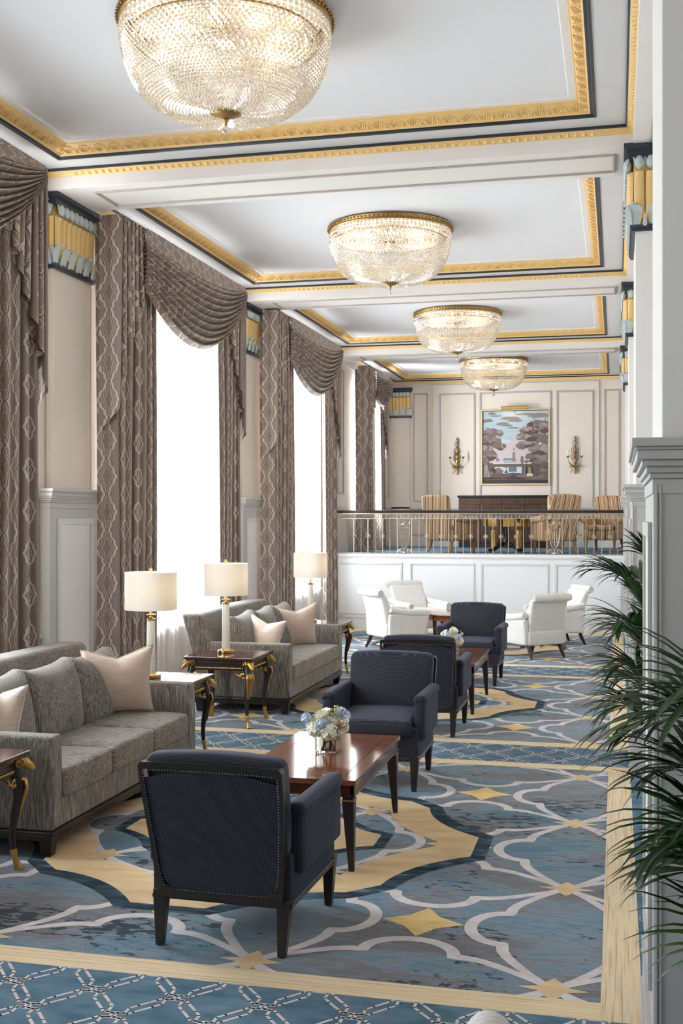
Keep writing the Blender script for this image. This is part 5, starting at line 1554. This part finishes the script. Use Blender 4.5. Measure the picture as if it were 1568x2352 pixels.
# ================================================================ BALCONY FURNITURE
def make_striped():
    root = thing('striped_armchair', 'x', 'armchair')
    for sx in (-1, 1):
        m = MB(); m.frustum((sx*0.265, 0.335, 0), (0.03, 0.03), (sx*0.265, 0.335, 0.23), (0.055, 0.055)); m.build('leg', 'honeywood', root, bevel=0.004)
        m = MB(); m.tube([(sx*0.245, -0.265, 0.24), (sx*0.25, -0.29, 0.12), (sx*0.262, -0.345, 0.0)], [0.032, 0.028, 0.019], 8); m.build('leg', 'honeywood', root, smooth=60)
    m = MB(); m.rbox((0, 0.02, 0.31), (0.60, 0.68, 0.19), 0.03, 0, (4, 4, 2)); m.build('seat_base', 'stripe', root, smooth=60)
    m = MB(); m.rbox((0, 0.08, 0.44), (0.50, 0.60, 0.11), 0.04, 0, (4, 4, 1)); m.build('seat_cushion', 'stripe', root, smooth=180)
    def bk(p):
        z = p[2]+0.62; top = 0.03*max(0, 1-(p[0]/0.3)**2)*(1 if p[2] > 0.3 else 0)
        return (p[0]*(1+0.16*(z-0.62)), p[1]-0.30-0.15*max(0, (z-0.22)/0.8), p[2]+top)
    m = MB(); m.rbox((0, 0, 0.62), (0.58, 0.14, 0.81), 0.045, 0, (6, 2, 8), bk); m.build('backrest', 'stripe', root, smooth=180)
    for sx in (-1, 1):
        m = MB(); m.rbox((sx*0.305, 0.03, 0.42), (0.07, 0.60, 0.40), 0.025, 0, (2, 4, 4)); a = m.build('arm', 'stripe', root, smooth=60)
        m = MB(); m.tube([(sx*0.325, -0.30, 0.63), (sx*0.33, 0.0, 0.60), (sx*0.33, 0.30, 0.59), (sx*0.325, 0.36, 0.585)], [0.06, 0.062, 0.064, 0.05], 14); m.build('arm_roll', 'stripe', a, smooth=60)
    return root
sc_ = make_striped()
SC = [((-2.97, 20.90), -0.55, 'tan striped chair with its back to us, nearest the balcony window'), ((-1.08, 20.90), 0.42, 'tan striped chair with its back to us, beside the second urn panel'),
      ((-0.22, 21.95), PI-0.25, 'dim tan striped chair facing us at the arcade end of the balcony')]
for k, ((x, y), r, l) in enumerate(SC):
    if k == 0:
        sc_.location = (x, y, HB+0.002); sc_.rotation_euler.z = r; sc_['label'] = l; sc_['group'] = 'striped balcony armchairs'
    else: dup(sc_, (x, y, HB+0.002), r, l, 'striped balcony armchairs')

root = thing('sideboard', 'long dark walnut cabinet against the balcony end wall under the painting', 'cabinet', (-2.33, 24.28, HB+0.002))
m = MB(); m.box(-0.93, 0.93, -0.21, 0.21, 0.10, 1.06); m.build('carcass', 'walnut', root, bevel=0.004)
m = MB(); m.box(-0.955, 0.955, -0.235, 0.22, 1.06, 1.10); m.box(-0.94, 0.94, -0.222, 0.21, 1.045, 1.062); m.build('top', 'darkwood', root, bevel=0.006)
m = MB(); m.box(-0.93, 0.93, -0.20, 0.20, 0.0, 0.10); m.build('plinth', 'darkwood', root)
for k in range(4):
    x0, x1 = -0.92+0.46*k, -0.92+0.46*(k+1)
    m = MB(); m.box(x0+0.006, x1-0.006, -0.222, -0.208, 0.12, 0.90); frame(m, -0.222, x0+0.012, x1-0.012, 0.125, 0.895, 0.045, -0.010, 0, 'y')
    d = m.build('door', 'walnut', root, bevel=0.003)
    m = MB(); m.ball((x1-0.03 if k % 2 == 0 else x0+0.03, -0.243, 0.55), 0.011, 8, 6); m.build('knob', 'abrass', d, smooth=180)
    m = MB(); m.box(x0+0.006, x1-0.006, -0.220, -0.208, 0.915, 1.035); d = m.build('drawer', 'walnut', root, bevel=0.003)
root = thing('pedestal_table', 'dark round pedestal table with gilt mounts between the striped chairs', 'table', (-1.98, 21.15, HB+0.002))
m = MB(); m.lathe([(0.0, 0.66), (0.43, 0.66), (0.44, 0.675), (0.43, 0.69), (0.0, 0.692)], 48, cap=False); m.build('tabletop', 'darkwood', root, smooth=30)
m = MB(); m.lathe([(0.40, 0.66), (0.40, 0.59), (0.38, 0.59)], 48, cap=False); ap = m.build('apron', 'darkwood', root, smooth=30)
for k in range(8):
    a = k*PI/4+0.2
    m = MB(); M_ = R(a, 'Z'); m.box(-0.10, 0.10, -0.412, -0.402, 0.47, 0.63, 0, M_); m.build('gilt_mount', 'gilt', root, bevel=0.004)
m = MB(); m.lathe([(0.11, 0.10), (0.10, 0.14), (0.05, 0.18), (0.045, 0.30), (0.07, 0.40), (0.06, 0.46), (0.10, 0.55), (0.16, 0.60)], 20); m.build('pedestal', 'darkwood', root, smooth=50)
for k in range(4):
    a = PI/4+k*PI/2; d = Vector((math.cos(a), math.sin(a), 0))
    m = MB(); m.tube([d*0.06+Vector((0, 0, 0.16)), d*0.18+Vector((0, 0, 0.12)), d*0.30+Vector((0, 0, 0.06)), d*0.38+Vector((0, 0, 0.035)), d*0.41+Vector((0, 0, 0.05))], [0.04, 0.035, 0.03, 0.035, 0.02], 8); l = m.build('leg', 'darkwood', root, smooth=60)
    m = MB(); m.ball(tuple(d*0.37+Vector((0, 0, 0.032))), 0.033, 10, 6); m.build('gilt_foot', 'gilt', l, smooth=180)
    m = MB(); m.lathe([(0.03, 0.0), (0.022, 0.02), (0.03, 0.1), (0.022, 0.22), (0.035, 0.32), (0.03, 0.36)], 10, 0, T(d.x*0.33, d.y*0.33, 0.04)); m.build('gilt_column', 'gilt', root, smooth=50)

# ================================================================ PAINTING, PICTURE LIGHT, SCONCES
(px0, pz0), (px1, pz1) = bw(-2.881, 2.627), bw(-1.396, 4.277)
PY = YBK-0.03
root = thing('framed_painting', 'large landscape painting of trees, lake and white steepled church in a gilt frame', 'painting', ((px0+px1)/2, PY-0.004, (pz0+pz1)/2))
PW_, PH_ = (px1-px0), (pz1-pz0)
fwid = 0.045
m = MB()
x, z = PW_/2, PH_/2
for (o, i, ya, yb_, mt) in ((0, fwid*0.75, -0.040, 0.0, 0), (fwid*0.75, fwid, -0.030, 0.0, 1)):
    for q in ((-x+o, x-o, -z+o, -z+i), (-x+o, x-o, z-i, z-o), (-x+o, -x+i, -z+i, z-i), (x-i, x-o, -z+i, z-i)):
        m.box(q[0], q[1], ya, yb_, q[2], q[3], mt)
m.build('gilt_frame', [plain('pale_gold_leaf', (0.66, 0.54, 0.36), 0.35, 0.55), 'darkwood'], root, bevel=0.003)
pcol = [(0.38, 0.49, 0.55), (0.52, 0.45, 0.46), (0.235, 0.19, 0.18), (0.085, 0.06, 0.055), (0.175, 0.125, 0.11), (0.33, 0.255, 0.225), (0.15, 0.20, 0.30), (0.55, 0.53, 0.53), (0.045, 0.032, 0.03), (0.46, 0.54, 0.60), (0.12, 0.085, 0.07), (0.27, 0.16, 0.07), (0.115, 0.15, 0.22)]
pm = [plain('painted_tone', c, 0.6) for c in pcol]
pm[0] = streak('painted_sky', [(0.3, (0.33, 0.45, 0.52)), (0.7, (0.46, 0.53, 0.56))], (1, 1, 4), 2, 3, 0.6)
SKY, PINK, CLOUD, DK, BR, LT, ROOF, WHI, BLK, WATER, EARTH, OCH, BLUE = range(13)
m = MB(); iw, ih = PW_-2*fwid, PH_-2*fwid
lay_n = [0]
def PP(u, v): return (-iw/2+u*iw, ih/2-v*ih)
def shape(pts, mat):
    lay_n[0] += 1
    y = -0.012-0.00004*lay_n[0]
    v = [(PP(*p)[0], y, PP(*p)[1]) for p in pts]
    m.add(v, [tuple(range(len(v)))], mat)
def blob(cx_, cy_, rx, ry, mat, n=14, jag=0.25, rnd=random.Random(5)):
    shape([(min(1, max(0, cx_+rx*math.cos(2*PI*k/n)*(1+jag*(rnd.random()-0.5)))), min(1, max(0, cy_+ry*math.sin(2*PI*k/n)*(1+jag*(rnd.random()-0.5))))) for k in range(n)][::-1], mat)
def R4(u0, v0, u1, v1, mat): shape([(u0, v1), (u1, v1), (u1, v0), (u0, v0)], mat)
R4(0, 0, 1, 0.55, SKY); R4(0, 0.42, 1, 0.78, PINK); R4(0, 0.72, 1, 1, EARTH)
rp = random.Random(12)
for k in range(10): blob(rp.random(), 0.40+0.035*rp.random(), 0.22, 0.03, PINK if k % 2 else WATER, 16, 0.3, rp)
for (u, v, w, h) in ((0.42, 0.10, 0.16, 0.025), (0.50, 0.135, 0.12, 0.02), (0.30, 0.175, 0.10, 0.022), (0.37, 0.20, 0.08, 0.016), (0.75, 0.05, 0.22, 0.02), (0.88, 0.075, 0.16, 0.025), (0.06, 0.13, 0.09, 0.025), (0.14, 0.03, 0.06, 0.02), (0.47, 0.235, 0.10, 0.012), (0.2, 0.065, 0.1, 0.008)):
    blob(u, v, w, h, CLOUD, 18, 0.6, rp)
R4(0.15, 0.715, 0.75, 0.735, WHI); R4(0.0, 0.735, 0.86, 0.775, EARTH); R4(0.18, 0.775, 0.60, 0.865, WATER); R4(0.40, 0.775, 0.52, 0.845, BLUE)
# church
R4(0.31, 0.68, 0.52, 0.725, WHI); shape([(0.30, 0.685), (0.52, 0.685), (0.50, 0.655), (0.325, 0.655)], ROOF); R4(0.455, 0.56, 0.497, 0.70, CLOUD); R4(0.462, 0.54, 0.490, 0.57, WHI); shape([(0.465, 0.545), (0.487, 0.545), (0.476, 0.495)], DK)
for k in range(9): R4(0.325+0.021*k, 0.695, 0.334+0.021*k, 0.718, BLUE)
blob(0.225, 0.675, 0.028, 0.028, CLOUD, 12, 0.3, rp); blob(0.605, 0.68, 0.026, 0.06, BR, 12, 0.2, rp); blob(0.67, 0.705, 0.035, 0.025, BR, 12, 0.3, rp)
# foreground ground
for k in range(16): blob(rp.random(), 0.89+0.09*rp.random(), 0.22, 0.03, [EARTH, BLK, BR, EARTH][k % 4], 14, 0.4, rp)
R4(0, 0.955, 1, 1, BLK)
for k in range(14): blob(0.02+0.26*rp.random(), 0.80+0.09*rp.random(), 0.05, 0.035, [DK, BR, BLK][k % 3], 11, 0.5, rp)
for k in range(12): blob(0.84+0.16*rp.random(), 0.78+0.06*rp.random(), 0.06, 0.03, [DK, BR][k % 2], 11, 0.5, rp)
for k in range(8): blob(0.42+0.18*rp.random(), 0.865+0.01*rp.random(), 0.03, 0.012, DK, 10, 0.5, rp)
shape([(0.335, 0.775), (0.36, 0.80), (0.385, 0.775)], BR); shape([(0.33, 0.86), (0.39, 0.86), (0.36, 0.81)], EARTH); R4(0.18, 0.87, 0.42, 0.92, EARTH)
# trunks
for (a, b, w) in (((0.02, 0.92), (0.035, 0.68), 0.012), ((0.055, 0.92), (0.04, 0.66), 0.014), ((0.095, 0.92), (0.05, 0.70), 0.012), ((0.83, 0.91), (0.80, 0.66), 0.03), ((0.85, 0.89), (0.87, 0.66), 0.018), ((0.93, 0.70), (0.96, 0.10), 0.007), ((0.88, 0.62), (0.94, 0.35), 0.009), ((0.84, 0.45), (0.90, 0.34), 0.006), ((0.78, 0.10), (0.81, 0.17), 0.004), ((0.74, 0.16), (0.80, 0.20), 0.004)):
    shape([(a[0]-w, a[1]), (a[0]+w, a[1]), (b[0]+w*0.6, b[1]), (b[0]-w*0.6, b[1])], LT if b[1] > 0.6 and a[0] < 0.5 else DK)
def foliage(cs, n, sz, rnd):
    for k in range(n):
        c = cs[k % len(cs)]
        a, q = rnd.random()*6.28, rnd.random()**0.5
        u, v = c[0]+c[2]*q*math.cos(a), c[1]+c[3]*q*math.sin(a)
        if u < 0.005 or u > 0.995: continue
        shade_ = BR if k < n*0.35 else [DK, BR, LT, BR, LT][k % 5]
        if math.sin(a) > 0.4: shade_ = [DK, BR][k % 2]
        if math.sin(a) < -0.3 and k > n*0.4: shade_ = [LT, BR, CLOUD][k % 3]
        blob(u, v, sz*(0.6+0.7*rnd.random()), sz*0.62*(0.6+0.6*rnd.random()), shade_, 11, 0.6, rnd)
foliage([(0.06, 0.30, 0.10, 0.06), (0.17, 0.30, 0.11, 0.06), (0.06, 0.41, 0.10, 0.06), (0.19, 0.43, 0.11, 0.06), (0.26, 0.49, 0.05, 0.03), (0.06, 0.54, 0.10, 0.07), (0.12, 0.62, 0.07, 0.05), (0.03, 0.68, 0.05, 0.05)], 230, 0.040, random.Random(21))
foliage([(0.72, 0.27, 0.12, 0.06), (0.85, 0.20, 0.13, 0.05), (0.94, 0.24, 0.08, 0.06), (0.63, 0.36, 0.09, 0.03), (0.77, 0.37, 0.14, 0.05), (0.60, 0.48, 0.06, 0.03), (0.72, 0.46, 0.07, 0.03), (0.92, 0.40, 0.08, 0.06), (0.82, 0.55, 0.12, 0.07), (0.93, 0.56, 0.07, 0.07), (0.77, 0.65, 0.08, 0.05), (0.90, 0.67, 0.10, 0.06)], 330, 0.042, random.Random(22))
# two strolling figures by the lake
shape([(0.63, 0.905), (0.665, 0.905), (0.662, 0.80), (0.648, 0.775), (0.632, 0.80)], BLUE); blob(0.648, 0.765, 0.010, 0.012, OCH, 8, 0.1, rp)
shape([(0.665, 0.905), (0.775, 0.905), (0.755, 0.86), (0.725, 0.83), (0.70, 0.84)], WHI); shape([(0.685, 0.87), (0.755, 0.87), (0.745, 0.79), (0.715, 0.77), (0.70, 0.80)], OCH); blob(0.722, 0.765, 0.012, 0.013, DK, 8, 0.1, rp)
m.add([(-iw/2, -0.012, -ih/2), (iw/2, -0.012, -ih/2), (iw/2, -0.012, ih/2), (-iw/2, -0.012, ih/2)], [(0, 1, 2, 3)], EARTH)
m.build('canvas', pm, root)
(ax, az), (bx_, bz) = bw(-2.437, 4.242), bw(-1.865, 4.324)
root = thing('picture_light', 'slim brass picture light above the landscape painting', 'lamp', ((ax+bx_)/2, PY-0.16, (az+bz)/2))
L = (bx_-ax)/2
m = MB(); m.prism([(-0.04, -0.035), (0.035, -0.035), (0.045, 0.01), (0.02, 0.038), (-0.02, 0.038), (-0.045, 0.01)], -L, L, 'x'); m.build('shade', 'brass', root, bevel=0.004)
m = MB(); m.tube([(0, 0.02, 0.0), (0, 0.10, 0.03), (0, 0.145, -0.02), (0, 0.15, -0.10)], 0.008, 8); m.build('bracket', 'brass', root, smooth=180)
d = bpy.data.lights.new('picture_glow', 'AREA'); d.shape = 'RECTANGLE'; d.size = 2*L*0.9; d.size_y = 0.03; d.energy = 0.25; d.color = (1, 0.85, 0.62)
o = bpy.data.objects.new('lamp_light', d); COL.objects.link(o); o.parent = root; o.location = (0, 0.0, -0.045); o.rotation_euler = (math.radians(25), 0, 0)

def make_sconce():
    root = thing('wall_sconce', 'x', 'sconce')
    H = 0.40
    m = MB()
    m.lathe([(0.004, 0.40), (0.022, 0.36), (0.03, 0.33), (0.018, 0.30), (0.012, 0.28)], 12)
    m.lathe([(0.012, 0.28), (0.012, 0.16), (0.035, 0.13), (0.04, 0.09), (0.02, 0.05), (0.012, 0.03), (0.012, -0.02)], 12)
    m.ball((0, -0.005, -0.03), 0.042, 12, 8, sc=(1, 0.6, 1.25)); m.ball((0, -0.02, -0.03), 0.02, 10, 6)
    m.lathe([(0.03, -0.08), (0.045, -0.12), (0.03, -0.16), (0.018, -0.22), (0.05, -0.245), (0.045, -0.26), (0.02, -0.29), (0.028, -0.33), (0.012, -0.37), (0.018, -0.39), (0.003, -0.41)], 12)
    m.build('backplate', 'abrass', root, smooth=50)
    m = MB()
    for (zc_, r) in ((0.245, 0.052), (0.105, 0.072), (-0.04, 0.082)):
        n = int(2*PI*r/0.021)
        for k in range(n): m.ball((r*math.cos(2*PI*k/n), -0.012, zc_+r*math.sin(2*PI*k/n)), 0.0085, 6, 4)
    m.build('bead_rings', 'darkwood', root, smooth=180)
    for s in (-1, 1):
        m = MB()
        m.tube([(s*0.02, -0.02, -0.235), (s*0.06, -0.06, -0.215), (s*0.095, -0.09, -0.185), (s*0.125, -0.10, -0.155), (s*0.138, -0.10, -0.11), (s*0.142, -0.10, -0.065)], [0.010, 0.012, 0.010, 0.008, 0.007, 0.008], 8)
        m.tube([(s*(0.075+0.032*math.cos(a)*(1-a/12)), -0.02, -0.25+0.04*math.sin(a)*(1-a/12)) for a in [0.5*q for q in range(16)]], 0.008, 6)
        m.tube([(s*0.02, -0.02, -0.33), (s*0.06, -0.02, -0.325), (s*0.085, -0.02, -0.30)], 0.007, 6)
        m.lathe([(0.008, -0.07), (0.028, -0.045), (0.032, -0.03), (0.018, -0.028), (0.016, -0.02)], 12, 0, T(s*0.142, -0.10, 0))
        a = m.build('arm', 'abrass', root, smooth=60)
        m = MB(); m.lathe([(0.011, -0.028), (0.011, 0.11), (0.004, 0.118)], 12, 0, T(s*0.142, -0.10, 0)); m.build('candle_tube', 'candle', a, smooth=50)
        m = MB()
        m.ball((s*0.085, -0.02, -0.355), 0.008, 6, 5, sc=(1, 1, 1.8)); m.ball((s*0.085, -0.02, -0.385), 0.006, 6, 5, sc=(1, 1, 2)); m.build('bead_drop', 'darkwood', a)
    return root
sn = make_sconce()
for k, (x, z, l) in enumerate(((-3.40, 3.275, 'gilt two arm wall sconce on the window side of the painting'), (-0.873, 3.268, 'gilt two arm wall sconce on the arcade side of the painting'))):
    X_, Z_ = bw(x, z)
    if k == 0: sn.location = (X_, PY-0.03, Z_); sn['label'] = l; sn['group'] = 'gilt wall sconces'
    else: dup(sn, (X_, PY-0.03, Z_), 0, l, 'gilt wall sconces')

# ================================================================ PALMS
def frond(root, rnd, b, c, t, leaf_len, n, start=0.28, w=0.0105, fan=1.0):
    b, c, t = Vector(b), Vector(c), Vector(t)
    P = lambda s: b*(1-s)**2+c*(2*s*(1-s))+t*s*s
    Dv = lambda s: ((c-b)*(1-s)+(t-c)*s).normalized()
    m = MB()
    m.tube([P(k/16) for k in range(17)], [0.0075*(1-0.8*k/16) for k in range(17)], 6, 0)
    for k in range(n):
        s = start+(1-start)*(k+0.5)/n
        p, d = P(s), Dv(s)
        side = d.cross(Vector((0, 0, 1)))
        if side.length < 0.05: side = Vector((1, 0, 0))
        side.normalize()
        q = (s-start)/(1-start)
        ln = leaf_len*(0.55+0.75*math.sin(PI*min(1, 0.12+0.80*q)))*(0.88+0.24*rnd.random())
        for sg in (-1, 1):
            spread = (1.0-0.45*q)*fan
            dr = (d*(0.62+0.5*q)+side*(sg*spread)+Vector((0, 0, 0.22-0.1*q))).normalized()
            dr = (dr+Vector((rnd.gauss(0, .07), rnd.gauss(0, .07), rnd.gauss(0, .06)))).normalized()
            pts = []; cur = p.copy(); dd = dr.copy(); ns = 6
            drp = 0.16+0.16*rnd.random()
            for e in range(ns+1):
                pts.append(cur.copy()); cur = cur+dd*(ln/ns); dd = (dd+Vector((0, 0, -drp*(0.25+e*0.22)))).normalized()
            v = []; f = []
            for e, pp in enumerate(pts):
                u = e/ns; ww = w*(0.35+1.9*u if u < 0.35 else 1.0*(1-((u-0.35)/0.65)**1.8)+0.02)
                tn = (pts[min(e+1, ns)]-pts[max(e-1, 0)]).normalized()
                sd = tn.cross(Vector((0, 0, 1)))
                if sd.length < 0.05: sd = d
                sd.normalize(); up = sd.cross(tn)
                v += [pp-sd*ww+up*ww*0.35, pp, pp+sd*ww+up*ww*0.35]
            for e in range(ns):
                f += [(3*e, 3*e+1, 3*e+4, 3*e+3), (3*e+1, 3*e+2, 3*e+5, 3*e+4)]
            m.add(v, f, 0)
    return m.build('frond', 'leaf', root, smooth=60)
def palm(loc, label, fr, leaf_len, n, w, seed):
    root = thing('potted_palm', label, 'palm', loc, 0, 'potted palms along the arcade')
    rnd = random.Random(seed)
    m = MB(); m.lathe([(0.0, 0.0), (0.12, 0.0), (0.13, 0.02), (0.165, 0.30), (0.175, 0.33), (0.165, 0.345), (0.15, 0.345), (0.145, 0.31), (0.0, 0.31)], 32, cap=False); m.build('planter', 'pot', root, smooth=40)
    m = MB(); m.lathe([(0.0, 0.315), (0.143, 0.315)], 24, cap=False); m.build('soil', 'soil', root)
    L = Vector(loc)
    for k, (c, t) in enumerate(fr):
        a = k*2.4
        b = Vector((0.05*math.cos(a), 0.05*math.sin(a), 0.31))
        frond(root, rnd, b, Vector(c)-L, Vector(t)-L, leaf_len, n, 0.38, w)
    return root
palm((0.36, 6.35, 0.003), 'palm whose fronds lean out beyond the arcade pillar, in front of the second pilaster',
     [((0.20, 6.3, 1.70), (-0.07, 6.25, 1.66)), ((0.28, 6.5, 1.68), (0.05, 6.7, 1.62)), ((0.20, 6.2, 1.50), (0.02, 6.0, 1.40)), ((0.22, 6.5, 1.40), (0.03, 6.6, 1.30)), ((0.20, 6.2, 1.28), (0.01, 6.1, 1.17)),
      ((0.25, 6.4, 1.15), (0.04, 6.5, 1.05)), ((0.2, 6.25, 1.05), (0.0, 6.2, 0.94)), ((0.32, 6.9, 1.60), (0.22, 7.2, 1.50)), ((0.36, 5.9, 1.5), (0.28, 5.6, 1.3)), ((0.28, 6.35, 1.72), (0.14, 6.35, 1.74))], 0.25, 24, 0.012, 31)
palm((0.44, 2.98, 0.003), 'nearest palm, its dark fronds spilling in front of the grey pillar',
     [((0.33, 3.02, 1.68), (0.06, 3.10, 1.40)), ((0.37, 2.90, 1.66), (0.18, 2.82, 1.52)), ((0.33, 3.05, 1.42), (0.13, 3.12, 1.28)), ((0.35, 2.92, 1.30), (0.15, 2.85, 1.18)),
      ((0.36, 3.0, 1.12), (0.18, 3.05, 1.04)), ((0.40, 2.9, 0.98), (0.25, 2.82, 0.92)), ((0.42, 3.0, 1.88), (0.33, 3.0, 1.85)), ((0.37, 3.1, 1.56), (0.14, 3.2, 1.40)), ((0.39, 2.95, 1.22), (0.18, 3.0, 1.10))], 0.25, 20, 0.0115, 33)
